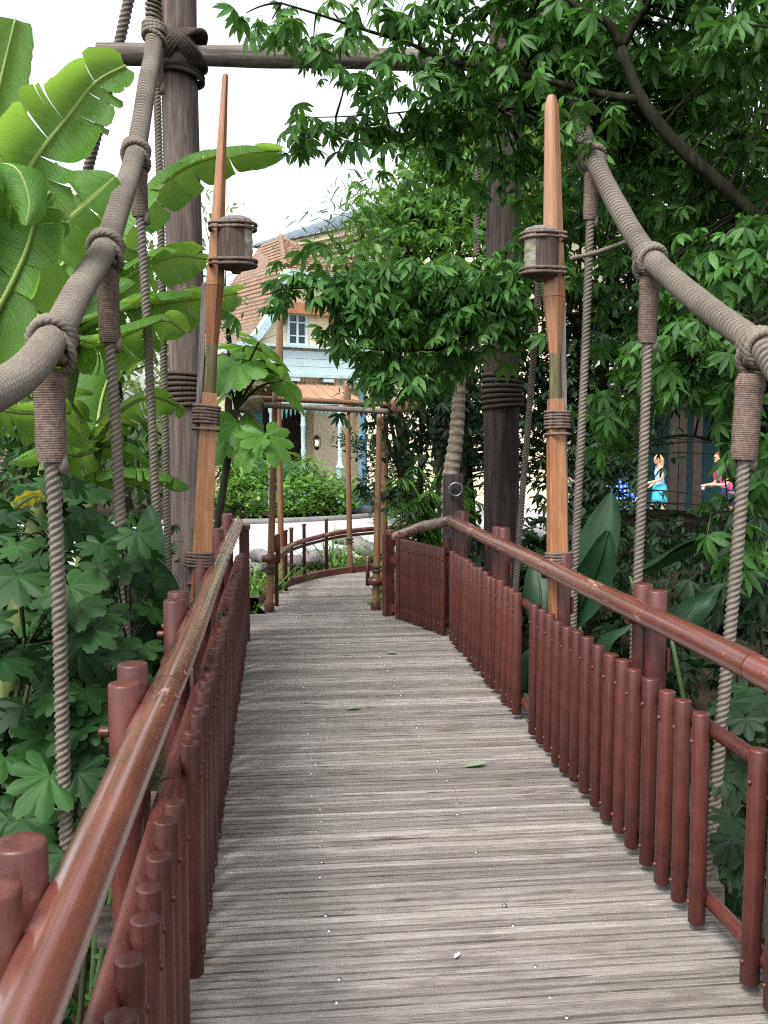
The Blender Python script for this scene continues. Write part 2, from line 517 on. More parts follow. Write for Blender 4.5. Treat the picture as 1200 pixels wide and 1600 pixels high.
def straight_railing(label, XB, XH, XP, panels, cuts, zh, posts, mat_rail, seed):
    sd = side_of(XB)
    root = thing('bridge_railing', label, 'railing', (XB, 0, 0))
    rail_sections(cuts, XH, zh, .046, root, mat_rail, 'handrail', seed)
    # carrier tubes behind the balusters
    XT = XB - sd * .045
    for z, r, nm in ((.70, .026, 'middle_rail'), (.105, .026, 'bottom_rail')):
        rail_sections([cuts[0]] + [c + .03 for c in cuts[1:-1]] + [cuts[-1]], XT, z, r, root, MAT['tube'], nm, seed + 3)
    pm = bm = None
    rr = random.Random(seed)
    for y in posts:
        for dy in (-.078, .078):
            loc = (XP - XB, y + dy, rr.uniform(-.012, .012))
            if pm is None: pm = post_mesh().build('post', MAT['tube'], root, local=True, loc=loc)
            else: pm_ = copy_child(pm, root, loc); pm_.rotation_euler.z = rr.uniform(0, 6)
        # bracket tying the pair to the handrail, with bolt heads outside
        br = B()
        br.box(((XP + XH) / 2, y, zh - .055), (abs(XP - XH) + .03, .05, .022))
        br.box((XP - sd * .048, y, .78), (.012, .2, .09))
        for dy in (-.078, .078):
            br.lathe([(.013, 0), (.013, .02), (.008, .026), (0, .027)], 10, (XP - sd * .042, y + dy, .93), (-sd, 0, 0))
        br.build('bracket', MAT['tube'], root, smooth=30.0)
    for y0, y1 in panels:
        y = y0
        while y < y1 + .01:
            loc = (rr.uniform(-.003, .003), y + rr.uniform(-.006, .006), rr.uniform(-.011, .011))
            rot = (rr.uniform(-.012, .012), rr.uniform(-.006, .006), rr.uniform(-.25, .25))
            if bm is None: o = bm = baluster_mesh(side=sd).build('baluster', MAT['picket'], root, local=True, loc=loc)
            else: o = copy_child(bm, root, loc)
            o.rotation_euler = rot; k_ = rr.uniform(.93, 1.05); o.scale = (k_, k_, 1)
            y += .1555
    return root


left_rail = straight_railing('dark red bamboo style railing with chipped glossy handrail along left edge of the deck', XL, -.312, -.395,
                             [(.35, 2.62), (2.99, 5.33), (5.72, 7.95)], [-.6, 2.78, 5.72, 8.12], .985, POSTS, MAT['rail'], 2)
right_rail = straight_railing('dark red railing along the right deck edge, bending inwards at its far end', XR, 1.462, 1.545,
                              [(.6, 2.92), (3.15, 5.34), (5.71, 7.92)], [-.6, 2.86, 5.25, 8.2], .985, POSTS, MAT['rail_r'], 5)

# far end of the right railing: descends and turns inwards to the gate
b0_, b1_, b2_ = np.array([1.462, 8.2, .985]), P(662, 822, 8.75), P(614, 840, 9.25)
for a_, c_ in ((b0_, b1_), (b1_, b2_)):
    tt = np.linspace(-.01, 1.01, 14)[:, None]
    B().tube(a_ + (c_ - a_) * tt, .046, 24).build('handrail', MAT['rail_w'], right_rail, smooth=40.0)
e0, e1 = np.array([1.40, 8.22]), np.array([1.09, 9.12])
base_bal = [c for c in right_rail.children if c.name.startswith('baluster')][0]
for k in range(13):
    q = e0 + (e1 - e0) * k / 12 * .86
    o = copy_child(base_bal, right_rail, (q[0] - XR, q[1], -.01)); o.rotation_euler = (0, 0, 1.2 + rs.uniform(-.1, .1)); o.scale = (.92, .92, 1)
for z in (.70, .105):
    B().tube([(1.45, 8.26, z), (1.13, 9.16, z)], .024, 12).build('middle_rail' if z > .5 else 'bottom_rail', MAT['tube'], right_rail)
for q in ((1.16, 9.04), (1.07, 9.24), (1.5, 8.6)):
    B().lathe([(0, .82), (.04, .81), (.043, .8), (.043, -.3)], 14, (q[0], q[1], 0)).build('post', MAT['tube'], right_rail)
b = B()
for q, h in (((1.06, 9.26), .78), ((1.16, 9.06), .84)):
    b.box((q[0] - .02, q[1] - .05, .38), (.075, .07, .78), rz=.35)
b.box((1.11, 9.1, .1), (.2, .06, .06), rz=1.2); b.box((1.11, 9.1, .55), (.2, .06, .06), rz=1.2)
b.build('end_panel', MAT['picket'], right_rail, smooth=False)
# left end return with its flat cap
b = B().box((-.29, 8.18, .95), (.16, .12, .035)).box((-.26, 8.18, .45), (.08, .07, .95))
b.build('end_panel', MAT['picket'], left_rail, smooth=False)

# ------------------------------------------------------------------ rope tower
tower = thing('rope_tower', 'tall grey log portal with rope lashed crossbeam carrying the bridge ropes', 'log tower', (.58, 8.6, -.3))
TL, TR = P(289, 500, 8.6), P(786, 500, 8.6)
for q, zt in ((TL, 7.3), (TR, 6.2)):
    z = np.linspace(-1.6, zt, 60)
    pts = np.stack([q[0] + .012 * np.sin(z * 1.1 + q[0]), 8.6 + 0 * z, z], 1)
    b = B().tube(pts, .158 - .0022 * z, 28, mod=lambda t, s: 1 + .018 * np.sin(3 * t + s * .7) + .01 * np.sin(9 * t + s * .3))
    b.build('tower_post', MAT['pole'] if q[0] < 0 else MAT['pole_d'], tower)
bl, brr = P(152, 84, 8.42), P(800, 96, 8.42)
bl2 = bl; br2 = np.array([brr[0] + .1, 8.42, brr[2]])
x = np.linspace(0, 1, 50)[:, None]
B().tube(bl2 + (br2 - bl2) * x, .083 + .004 * np.sin(np.linspace(0, 20, 50)), 24).build('crossbeam', MAT['beam'], tower, smooth=50.0)
zb = P(289, 84, 8.6)[2]
for q, zz in ((TL, zb), (TR, brr[2])):
    b = B()
    for k in range(5):
        b.ring((q[0], 8.58, zz - .2 + .036 * k), (.2 * (-1) ** (k // 2), .1, 1), .18, .02, 80, 10, lobes=30)
    for k in range(4):
        for s in (-1, 1):
            c = np.array([q[0] + .036 * (k - 1.5), 8.49, zz - .02])
            b.ring(c, (.62 * s, .12, .7), .207, .02, 80, 10, lobes=30, sx=1)
    b.build('rope_lashing', MAT['rope_d'], tower)
for q, zl in ((TL, P(290, 610, 8.6)[2]), (TR, P(786, 612, 8.6)[2])):
    b = B()
    for k in range(7): b.ring((q[0], 8.6, zl - .13 + .043 * k), (.03 * (k - 3), .05, 1), .165, .02, 80, 10, lobes=30)
    b.build('rope_lashing', MAT['rope_d'], tower)
# ------------------------------------------------------------------ ropes
twist = lambda pitch, amp=.3, k=1.5: (lambda t, s: 1 - amp + amp * 1.25 * np.abs(np.cos(k * t - s / pitch * np.pi)))


def wrapped(path, r, pitch):
    n = int(plen(spline(path, 300)) / pitch * 12)
    return B().tube(spline(path, n), r, 22, mod=lambda t, s: .56 + .45 * (lambda v: v * v * (3 - 2 * v))(np.clip((np.abs(np.sin(np.pi * (s / pitch + t / (2 * np.pi) + .55 * np.cos(t - .8)) + .12 * np.sin(s * 11) + .2 * np.sin(s * 31))) - .16) / .62, 0, 1)) ** .8 + .012 * np.sin(2 * t + s * 3) * np.sin(s * 5.1))


def main_cable(label, path, knots, r=.059, loc=(0, 0, 0)):
    root = thing('suspension_cable', label, 'rope cable', loc)
    wrapped(path, r, .034).build('rope_wrap', MAT['rope'], root)
    sp = spline(path, 400)
    for k in knots:
        i = int(np.argmin(np.linalg.norm(sp - k, axis=1))); i = min(max(i, 2), 397)
        c = sp[i]; t = sp[i + 1] - sp[i - 1]; t /= np.linalg.norm(t)
        b = B()
        for a, tl, rr in ((-.032, -.18, .0), (0.0, .05, .0), (.03, .22, .0)):
            nrm = t + np.array([tl * .6, 0, tl])
            b.ring(c + t * a, nrm, r + .013, .018, 110, 12, lobes=20, wob=.006)
        b.ring(c + np.array([.0, 0, -.05]), t + np.array([.5, 0, .1]), r + .024, .0175, 110, 12, lobes=20)
        b.ring(c + np.array([.0, 0, -.068]), (.25, .15, 1), .05, .021, 90, 12, lobes=14)
        b.build('knot', MAT['rope'], root)
    return root


def cab(px, py, X):
    """point on the vertical plane x = X seen at the pixel"""
    v = _rot @ np.array([(px - 600) / F_PX, -(py - 800) / F_PX, -1.0])
    return np.array([0, 0, EYE]) + v * (X / v[0])


CLX, CRX = -.80, 2.02
Lk = [cab(82, 528, CLX), cab(165, 384, CLX), cab(212, 238, CLX - .02), cab(241, 46, CLX - .03)]
lp = [(-.74, -.6, 1.62), (-.77, 1.2, 1.60), cab(0, 607, -.79)] + [Lk[0], cab(125, 452, CLX), Lk[1], cab(190, 310, CLX), Lk[2], cab(230, 130, CLX - .02), Lk[3], (-.83, 7.3, 5.45), (-.82, 8.5, 7.25)]
main_cable('thick rope wrapped suspension cable rising past the banana leaves on the left', lp, Lk[:4], loc=(-.8, 4, 2))
Rk = [cab(1186, 540, CRX), cab(1016, 402, CRX), cab(926, 244, CRX)]
rp = [(1.95, -.6, 1.62), (1.98, 1.4, 1.62), cab(1290, 615, CRX - .01), Rk[0], cab(1095, 473, CRX), Rk[1], cab(968, 328, CRX), Rk[2], cab(902, 180, CRX), (2.0, 8.5, 6.1)]
main_cable('thick rope wrapped suspension cable climbing into the tree leaves on the right', rp, Rk, loc=(2, 4, 2))


def hanger(label, top, bot, r, wrap, wr, grp, seed=0):
    root = thing('hanger_rope', label, 'hanging rope', tuple(bot), group=grp)
    d = (bot - top) / np.linalg.norm(bot - top)
    w0 = top + d * .05; w1 = top + d * (.05 + wrap)
    pitch = .026 * (r / .027)
    n = int(np.linalg.norm(bot - w1) / pitch * 5)
    k = np.linspace(0, 1, n)[:, None]
    sag = np.array([.004, .0, 0]) * np.sin(k * 7 + seed)
    B().tube(w1 - d * .05 + (bot - w1 + d * .05) * k + sag, r, 15, mod=twist(pitch)).build('rope', MAT['rope'], root)
    if wrap > 0:
        kk = np.linspace(0, 1, int(wrap / .0022))[:, None]
        side = np.array([.012, 0, 0])
        B().tube(w0 + (w1 - w0) * kk, wr * np.interp(kk[:, 0], [0, .12, .3, .9, 1], [.9, 1.1, 1.0, .97, .88]), 18, mod=lambda t, s: .94 + .06 * np.abs(np.sin(np.pi * s / .0088 + .25 * np.sin(t * 1 + 1))) + .01 * np.sin(s * 60) + .02 * np.sin(s * 13 + t), sx=.72, up=(0, 1, 0)).build('twine_whipping', MAT['twine'], root)
        # cut tail of the loop peeping out under the whipping
        tl = w1 + np.array([wr * .55, 0, .03])
        B().tube([tl, tl + d * .045 + np.array([.004, 0, 0]), tl + d * .075 + np.array([.012, 0, 0])], [r * .8, r * .85, r * .6], 12).build('rope_tail', MAT['rope'], root)
    return root


def endpt(top, px, py, drop_to=-.3):
    e = P(px, py, top[1]); d = e - top
    return top + d * ((drop_to - top[2]) / d[2])


g = 'ropes hanging from the suspension cables'
for lab, kn, (dx, dz), (px, py), wrap, wr in (
    ('nearest rope hanging on the left, with a long twine whipping below its knot', Lk[0], (-.018, -.07), (106, 1330), .33, .058),
    ('second nearest rope hanging on the left, dropping behind the pair of red post tops', Lk[1], (.0, -.05), (198, 1020), .36, .055),
    ('thin rope on the left dropping close beside the log tower post, third from the camera', Lk[2], (.01, -.05), (251, 920), .28, .052),
    ('farthest and thinest rope on the left, directly in front of the log tower post', Lk[3], (.01, -.05), (264, 900), .3, .05)):
    lab = lab.replace('thinest', 'thinnest')
    top = kn + np.array([dx, 0, dz])
    hanger(lab, top, endpt(top, px, py), .027, wrap, wr, g)
for lab, kn, (dx, dz), (px, py), wrap, wr in (
    ('nearest rope hanging on the right, with a twine whipping at the picture edge', Rk[0], (-.03, -.07), (1112, 1330), .36, .062),
    ('rope hanging on the right behind the pair of red posts, short tail under its whipping', Rk[1], (.0, -.05), (997, 900), .36, .055),
    ('dark rope hanging on the right just outside the lantern oar', Rk[2], (.0, -.05), (896, 960), .3, .05)):
    top = kn + np.array([dx, 0, dz])
    hanger(lab, top, endpt(top, px, py), .027, wrap, wr, g)
top = P(842, 430, 8.3); hanger('farthest rope on the right, beside the right log tower post among leaves', top, endpt(top, 806, 915), .027, 0, 0, g)
top = P(748, 170, 9.0); hanger('short dark rope among leaves left of the right tower post', top, P(744, 400, 9.0), .03, 0, 0, g)
# back stays on the far left
for k, (lab, q) in enumerate((('long guy rope slanting down through the banana leaves at far left', [(214, -60, 9.2), (181, 90, 9.4), (128, 300, 9.8), (88, 440, 10.2), (40, 610, 10.7), (-6, 770, 11.2)]),
                              ('second guy rope slanting down behind the first at far left', [(112, 400, 11.4), (84, 540, 11.4), (52, 650, 11.4), (30, 745, 11.4)]))):
    pts = spline([P(*a) for a in q], int(560 / (1 + k)))
    o = B().tube(pts, .048 - .012 * k, 15, mod=twist(.045)).build('guy_rope', MAT['rope'] if k == 0 else MAT['rope_d'])
    tag(o, lab, 'guy rope', 'guy ropes staying the log tower')
o = B().tube(spline([P(892, 404, 6.0), P(930, 395, 6.1), P(985, 375, 6.2)], 40), .014, 10, mod=twist(.02)).build('tie_rope', MAT['rope'])
tag(o, 'thin tie rope running from the right lantern oar to the cable', 'rope')

# ------------------------------------------------------------------ lantern oars
def oar_section(st, name, mat, root, shape='oct'):
    """st: (z, half width, half depth) stations in the oar's own frame"""
    if shape == 'oct': prof = np.array([(1, .38), (.42, 1), (-.42, 1), (-1, .38), (-1, -.38), (-.42, -1), (.42, -1), (1, -.38)])
    elif shape == 'rect': prof = np.array([(1, .9), (.93, 1), (-.93, 1), (-1, .9), (-1, -.9), (-.93, -1), (.93, -1), (1, -.9)])
    elif shape == 'ridge': prof = np.array([(1, .12), (.15, 1), (-.1, 1), (-1, .3), (-1, -.3), (-.15, -1), (.15, -1), (1, -.12)])
    else: a = np.arange(16) / 16 * 6.2832; prof = np.stack([np.cos(a), np.sin(a)], 1)
    st = np.asarray(st, float); n = len(prof); m = len(st)
    V = np.stack([prof[None, :, 0] * st[:, 1, None], prof[None, :, 1] * st[:, 2, None], np.broadcast_to(st[:, 0, None], (m, n))], -1).reshape(-1, 3)
    V = np.vstack([V, [0, 0, st[0, 0]], [0, 0, st[-1, 0]]])
    i = np.arange(m - 1)[:, None] * n; j = np.arange(n)[None]; j2 = (j + 1) % n
    Q = np.stack([i + j, i + j2, i + n + j2, i + n + j], -1).reshape(-1, 4)
    k = np.arange(n); k2 = (k + 1) % n; bb = (m - 1) * n
    T = np.vstack([np.column_stack([k2, k, np.full(n, m * n)]), np.column_stack([bb + k, bb + k2, np.full(n, m * n + 1)])])
    return B().add(V, T, Q).build(name, mat, root, local=True, smooth=28.0)


def lantern_oar(label, base, tip, blade, tipcut, sgn, rz):
    root = thing('oar_post', label, 'oar', base)
    root.rotation_mode = 'QUATERNION'
    q = Vector((0, 0, 1)).rotation_difference(Vector(tip - base)) @ Matrix.Rotation(rz, 3, 'Z').to_quaternion()
    root.rotation_quaternion = q
    L = float(np.linalg.norm(tip - base))
    k = L / 2.57
    oar_section([(-.34, .044, .036), (.0, .05, .04), (.4, .047, .038), (.72, .042, .036), (.86, .037, .034)], 'plank', MAT['oar'], root, 'rect')
    oar_section([(.85, .032, .032), (1.15 * k, .03, .03)], 'neck', MAT['neck'], root, 'round')
    zz = 1.14 * k
    oar_section([(zz, .030, .03), (zz + .05, .034, .032), (zz + .3, blade * .98, .042), (zz + .31, blade, .043)], 'blade_shoulder', MAT['oar_end'] if sgn > 0 else MAT['oar'], root, 'ridge')
    st = [(zz + .312, blade, .043)]
    for t in np.linspace(.1, 1, 8):
        st.append((zz + .312 + (L - zz - .312 - tipcut) * t, blade + (blade * .62 - blade) * t if tipcut > .03 else blade + (.014 - blade) * t ** .9, .043 - .012 * t))
    st.append((L - .004, st[-1][1] * .55, .02))
    oar_section(st, 'blade', MAT['oar'], root, 'ridge')
    # weathered board behind
    xb = -sgn * .045
    B().box((xb * 1.12, .03, .55), (.028, .045, 1.75)).build('backing_board', MAT['board'], root, local=True, smooth=False)
    # rope lashings
    for zc, nr, rad in ((.755, 6, .062), (.0, 5, .066)):
        b = B()
        for i in range(nr): b.ring((xb * .25, .006, zc + (i - nr / 2) * .0165), (.05 * (i % 2), .04, 1), rad, .0085, 36, 8, lobes=26, sx=1.08)
        if zc > .5: b.ring((xb * .25, .006, zc - .085), (.02, .03, 1), rad + .002, .008, 36, 8, lobes=26, sx=1.08)
        b.build('rope_lashing', MAT['twine'], root, local=True)
    return root


lo_b, lo_t = P(315, 872, 5.22), P(352, 118, 5.3)
lantern_oar('upright varnished oar on the left with a slim pointed blade, lashed to a red post', lo_b, lo_t, .046, .0, 1, .15)
ro_b, ro_t = P(871, 872, 5.22), P(862, 148, 5.3)
lantern_oar('upright varnished oar on the right with a broad square tipped blade', ro_b, ro_t, .06, .05, -1, .0)


def lantern(label, c, sgn):
    root = thing('lantern', label, 'lantern', c, group='lanterns lashed to the oars')
    r, h = .09, .105
    B().lathe([(r * .86, -h), (r * .93, -h * .9), (r * .9, -h * .45), (r * .96, -h * .4), (r * .9, 0), (r * .96, h * .05), (r * .9, h * .5), (r * .95, h * .6), (r * .86, h)], 28).build('glass', MAT['glass'], root, local=True)
    # wooden staves cover all but a gap on the walkway side
    for a0, a1 in ((R(62), R(150)), (R(152), R(208)), (R(210), R(298))):
        if sgn < 0: a0, a1 = math.pi - a1, math.pi - a0
        ro = r * 1.08
        B().lathe([(r * .9, -h), (ro, -h), (ro, h), (r * .9, h), (r * .9, -h)], 9, a0=a0 , a1=a1).build('stave', MAT['lwood'], root, local=True, smooth=35.0)
    B().lathe([(0, h + .034), (r * .55, h + .032), (r * .85, h + .022), (r * 1.02, h + .006), (r * 1.0, h), (0, h)], 26).build('lid', MAT['board'], root, local=True, smooth=40.0)
    B().lathe([(0, -h - .03), (.02, -h - .045), (.03, -h - .03), (r * .8, -h - .022), (r * 1.03, -h - .012), (r * 1.05, -h), (0, -h)], 26).build('base', MAT['lwood'], root, local=True, smooth=40.0)
    # twin rope bindings round drum and oar
    px = -sgn * .1
    for z in (-.098, .085):
        b = B()
        for dz, g in ((-.011, 0), (.011, .002)):
            a = np.linspace(math.pi / 2, -math.pi / 2, 16)
            R1 = r * 1.12 + g
            path = [(sgn * R1 * math.cos(t), R1 * math.sin(t), z + dz) for t in a]
            path += [(px - sgn * .0, -.055 - g, z + dz + .004), (px - sgn * .028, -.045, z + dz + .003), (px - sgn * .03, .045, z + dz), (px, .058, z + dz), path[0]]
            b.tube(spline(path, 120), .0092, 8, mod=twist(.014, .22), caps=False)
        b.build('rope_binding', MAT['twine'], root, local=True)
    return root


def along(bs, tp, py, px): return P(px, py, 5.24)


lantern('small wooden drum lantern with ribbed glass lashed to the left oar', along(lo_b, lo_t, 382, 369) + np.array([0, -.01, 0]), 1)
lantern('small wooden drum lantern with ribbed glass lashed to the right oar', along(ro_b, ro_t, 396, 843) + np.array([0, -.01, 0]), -1)

# ------------------------------------------------------------------ oar gateway beyond the bridge
gate = thing('oar_gateway', 'gateway of slim upright oars with two oars over the top, beyond the bridge', 'oar gateway', (.45, 10.2, 0))


def free_tube(a, c, ra, rc, name, mat, parent, n=14, blade=None):
    t = np.linspace(0, 1, 24)
    pts = a + (c - a) * t[:, None]
    rad = ra + (rc - ra) * t
    return B().tube(pts, rad, n).build(name, mat, parent)


def flat_blade(a, c, w0, w1, th, name, mat, parent, wide=(1, 0, 0)):
    t = np.array([0, .12, .3, .5, .8, 1.0]); wd = np.array([.5, .9, 1, .85, .65, .45])
    pts = a + (c - a) * t[:, None]
    d = (c - a) / np.linalg.norm(c - a)
    u = np.array(wide, float); u -= d * (u @ d); u /= np.linalg.norm(u)
    # a tube squashed across the blade
    b = B().tube(pts, wd * w1, 12, up=u)
    w = np.cross(d, u)
    V = b.V[0]; ctr = a + ((V - a) @ d)[:, None] * d
    r = V - ctr
    b.V[0] = ctr + (r @ u)[:, None] * u + (r @ w)[:, None] * w * (th / w1)
    return b.build(name, mat, parent)


G_UP = [((421, 955, 9.55), (430, 612, 9.6), .036, .027, None), ((440, 915, 11.3), (435, 600, 11.3), .036, .029, (438, 478)),
        ((547, 892, 12.2), (543, 640, 12.2), .036, .029, (541, 595)), ((587, 958, 9.55), (593, 645, 9.6), .036, .027, None),
        ((599, 930, 10.6), (602, 650, 10.7), .042, .034, None)]
for a, c, r0, r1, bl_ in G_UP:
    pa, pc = P(*a), P(*c)
    pa[2] = 0.0
    o = free_tube(pa, pc, r0, r1, 'upright_oar', MAT['oar_far'], gate)
    if bl_:
        pe = P(bl_[0], bl_[1], c[2])
        bb = flat_blade(pc, pe, .03, .048, .022, 'oar_blade', MAT['oar_far'], o)
        bb.location = (0, 0, 0)
    pz = pa + (pc - pa) * .02
    B().lathe([(0, .09), (r0 * 1.2, .088), (r0 * 1.35, .08), (r0 * 1.35, 0)], 14, (pa[0], pa[1], 0)).build('foot_socket', MAT['tube'], gate)
    b = B()
    for zz in (.38, .42): b.ring(pa + (pc - pa) * (zz / (pc[2] - pa[2])), (0, 0, 1), r0 * 1.15, .012, 20, 6)
    b.build('rope_band', MAT['rope_d'], gate)
for pp, d in (((421, 873), 9.55), ((587, 908), 9.55)):
    c = P(*pp, d)
    B().lathe([(.045, -.035), (.075, -.03), (.078, 0), (.075, .03), (.045, .035)], 18, c).build('collar', MAT['tube'], gate)
    B().lathe([(0, .0), (.02, .0), (.02, .28), (0, .285)], 10, c + np.array([-.075 if pp[0] > 500 else .085, .04, -.05])).build('stub_post', MAT['tube'], gate)
# the two lying across the top
a, c = P(400, 622, 9.7), P(610, 632, 9.7)
o = free_tube(a, c, .026, .026, 'cross_oar', MAT['oar_far'], gate)
flat_blade(c, P(652, 634, 9.7), .03, .085, .025, 'oar_blade', MAT['oar_far'], o, wide=(0, 0, 1)).location = (0, 0, 0)
a, c = P(412, 633, 9.5), P(606, 643, 9.5)
o = free_tube(a, c, .027, .027, 'cross_oar', MAT['grey_oar'], gate)
flat_blade(a, P(370, 631, 9.5), .03, .09, .025, 'oar_blade', MAT['grey_oar'], o, wide=(0, 0, 1)).location = (0, 0, 0)

# ------------------------------------------------------------------ walkway beyond, its kerb and its curved garden rail
curve_px = [(404, 945, .0), (428, 926, 0), (470, 910, 0), (520, 899, 0), (575, 892, 0), (640, 884, 0), (720, 878, 0)]
kc = spline([PG(a, b_) for a, b_, _ in curve_px], 60)
near = [(-.1, 9.47), (1.12, 9.47), (1.3, 10.2), (1.9, 10.9), (3.2, 11.6), (4.2, 12.0)]
nc = spline([(x, y, 0) for x, y in near[1:]], 60)
V, Q = [], []
nx = 16
r_ = np.random.default_rng(4)
# boards radiate across the turn: strips between the near and far curve
kk = np.linspace(0, 1, 60)
L2 = np.vstack([np.array([[-.1, 9.47, 0]]), kc])
far = spline(L2, 300); nearp = spline(np.vstack([[[1.12, 9.47, 0]], nc[3:]]), 300)
zz = np.where(np.arange(300) % 6 == 0, -.012, 0.0) + r_.normal(0, .0008, 300)
for i in range(300):
    for j in range(nx):
        q = far[i] + (nearp[i] - far[i]) * j / (nx - 1)
        V.append((q[0], q[1], -.003 + zz[i]))
i = np.arange(299)[:, None] * nx; j = np.arange(nx - 1)[None]
Q = np.stack([i + j, i + j + 1, i + nx + j + 1, i + nx + j], -1).reshape(-1, 4)
o = B().add(V, Q=Q[:, ::-1]).build('garden_walkway', MAT['deck'], smooth=False)
tag(o, 'pale timber walkway curving right beyond the bridge', 'walkway', kind='structure')
kb = B()
n = len(kc); t = np.gradient(kc, axis=0); t /= np.linalg.norm(t, axis=1)[:, None]; nn_ = np.stack([-t[:, 1], t[:, 0], 0 * t[:, 0]], 1)
k1 = kc + nn_ * .09
V = np.vstack([kc + [0, 0, -.1], kc + [0, 0, .07], k1 + [0, 0, .07], k1 + [0, 0, -.3]])
i = np.arange(n - 1)
Q = np.vstack([np.stack([i + a * n, i + 1 + a * n, i + 1 + (a + 1) * n, i + (a + 1) * n], 1) for a in range(3)])
kerb = kb.add(V, Q=Q).build('timber_kerb', MAT['tube'], smooth=40.0)
tag(kerb, 'low dark red curved kerb edging the walkway', 'kerb')
gr = thing('garden_rail', 'low curved red rail with slim posts at the edge of the walkway garden', 'garden rail', (1, 11.5, 0))
rp_px = [(430, 868, 9.75), (455, 852, 11.2), (490, 841, 11.8), (530, 832, 12.25), (575, 827, 12.6), (640, 822, 13.2), (700, 818, 14)]
rc = spline([P(*a) for a in rp_px], 60)
B().tube(rc, .03, 12).build('rail', MAT['rail_r'], gr)
B().tube(rc - [0, 0, .055], .018, 10).build('rail', MAT['tube'], gr)
gb = None
for px, py in ((433, 838), (461, 822), (479, 819), (500, 815), (523, 811), (575, 806), (612, 803)):
    i = int(np.argmin([abs((px) - q) for q in np.interp(np.arange(60), np.linspace(0, 59, 7), [a[0] for a in rp_px])]))
    c = rc[i] + np.array([0, .045, 0])
    if gb is None:
        gb = B().lathe([(0, .2), (.026, .195), (.028, .185), (.02, .17), (.021, -.55), (0, -.55)], 12).build('post', MAT['tube'], gr, local=True, loc=tuple(c - np.array(gr.location)))
    else: copy_child(gb, gr, tuple(c - np.array(gr.location)))
# ================================================================== ground
def sstep(a, b, x):
    t = np.clip((np.asarray(x, float) - a) / (b - a), 0, 1); return t * t * (3 - 2 * t)


def ground_z(x, y):
    x = np.asarray(x, float); y = np.asarray(y, float)
    gully = (1 - sstep(8.6, 12.0, y - .12 * np.maximum(x - 2, 0))) * (1 - sstep(6, 11, -x)) * (1 - sstep(10, 15, x))
    z = -2.1 * gully - .12 + .1 * np.sin(x * .9) * np.cos(y * .7) * gully
    z = z - .35 * sstep(3, 8, x) * sstep(8, 14, y)
    return z


gx = np.unique(np.concatenate([np.linspace(-14, 18, 110), np.linspace(-220, -14, 20), np.linspace(18, 220, 20)]))
gy = np.unique(np.concatenate([np.linspace(-12, 30, 130), np.linspace(-120, -12, 10), np.linspace(30, 400, 24)]))
X, Y = np.meshgrid(gx, gy)
Z = ground_z(X, Y)
nx = len(gx); ny = len(gy)
i = np.arange(ny - 1)[:, None] * nx; j = np.arange(nx - 1)[None]
Q = np.stack([i + j, i + j + 1, i + nx + j + 1, i + nx + j], -1).reshape(-1, 4)
n = N('leafy_soil'); v = n.coord()
c = n.ramp(n.noise(v, 3, 8, .7), [(.3, (.012, .01, .007)), (.55, (.04, .032, .02)), (.75, (.03, .045, .015))])
soil = n.done(n.bsdf(c, .95, n.bump(n.noise(v, 18, 6), .8, .05), .05))
o = B().add(np.stack([X, Y, Z], -1).reshape(-1, 3), Q=Q).build('ground', soil)
tag(o, 'dark leafy soil of the planted hollow below the bridge', 'ground', kind='structure')
# pale pavement of the square
n = N('pale_paving'); v = n.coord()
c = n.ramp(n.noise(v, 1.2, 7, .65), [(.3, (.3, .3, .31)), (.7, (.41, .41, .42))])
pav = n.done(n.bsdf(c, .85, n.bump(n.noise(v, 40, 4), .3, .01), .3))
pp = [(-22, 13.6), (-6, 13.2), (-2, 13.4), (1.0, 13.9), (3.0, 15.5), (6, 17.2), (6, 25.8), (5, 25.5), (2.6, 21.2), (-.2, 19.4), (-4.5, 19.6), (-9, 22), (-22, 25)]
o = B().prism([(a, b_) for a, b_ in pp], -.5, -.02).build('pavement', pav, smooth=False)
tag(o, 'pale sunlit paving of the square beyond the garden', 'pavement', kind='structure')
o = B().prism([(6.6, 19), (22, 19), (22, 30), (6.6, 30)], -.9, -.44).build('pavement', pav, smooth=False)
tag(o, 'lower paved path where the people walk, beyond the plank fence', 'pavement', kind='structure')
# raised kerb of the planting bed before the house
n = N('bed_kerb')
kbm = m_plain('bed_kerb_stone', (.16, .155, .15), .8)
kp = spline([(-9, 22, 0), (-4.5, 19.7, 0), (-.2, 19.5, 0), (2.6, 21.3, 0), (4.9, 25.4, 0)], 50)
o = B().tube(kp, .075, 8, sx=1.0).build('bed_kerb', kbm)
tag(o, 'low stone kerb round the shrub bed in front of the house', 'kerb')

# ================================================================== house
CREAM = m_plain('cream_render', (.72, .62, .45), .85, .08, 3, .1)
BLUE = m_plain('pale_blue_paint', (.46, .6, .63), .6, .08, 4, .05)
TEAL = m_plain('teal_paint', (.08, .25, .27), .6, .1)
DARKW = m_plain('dark_room', (.03, .022, .018), .8, .2)
COPPER = m_plain('copper_awning', (.36, .21, .135), .5, .15, 3, .05)
ORANGE = m_plain('orange_timber', (.36, .165, .085), .6, .2)
n = N('clay_tiles')
uv = n.coord((1, 1, 1), 'UV')
br = n('TexBrick', offset=.5, inp={'Vector': uv, 'Scale': 1.0, 'Color1': (.29, .19, .13), 'Color2': (.2, .13, .09), 'Mortar': (.05, .025, .015), 'Mortar Size': .012, 'Brick Width': .17, 'Row Height': .13, 'Bias': 0.0})
c = n.mix(n.ramp(n.noise(n.coord(), 2.5, 5), [(.35, 0.0), (.7, .45)]), br.outputs[0], (.2, .12, .08))
TILE = n.done(n.bsdf(c, .85, None, .3))
n = N('window_pane')
PANE = n.done(n.bsdf((.02, .03, .035), .08, None, .6))

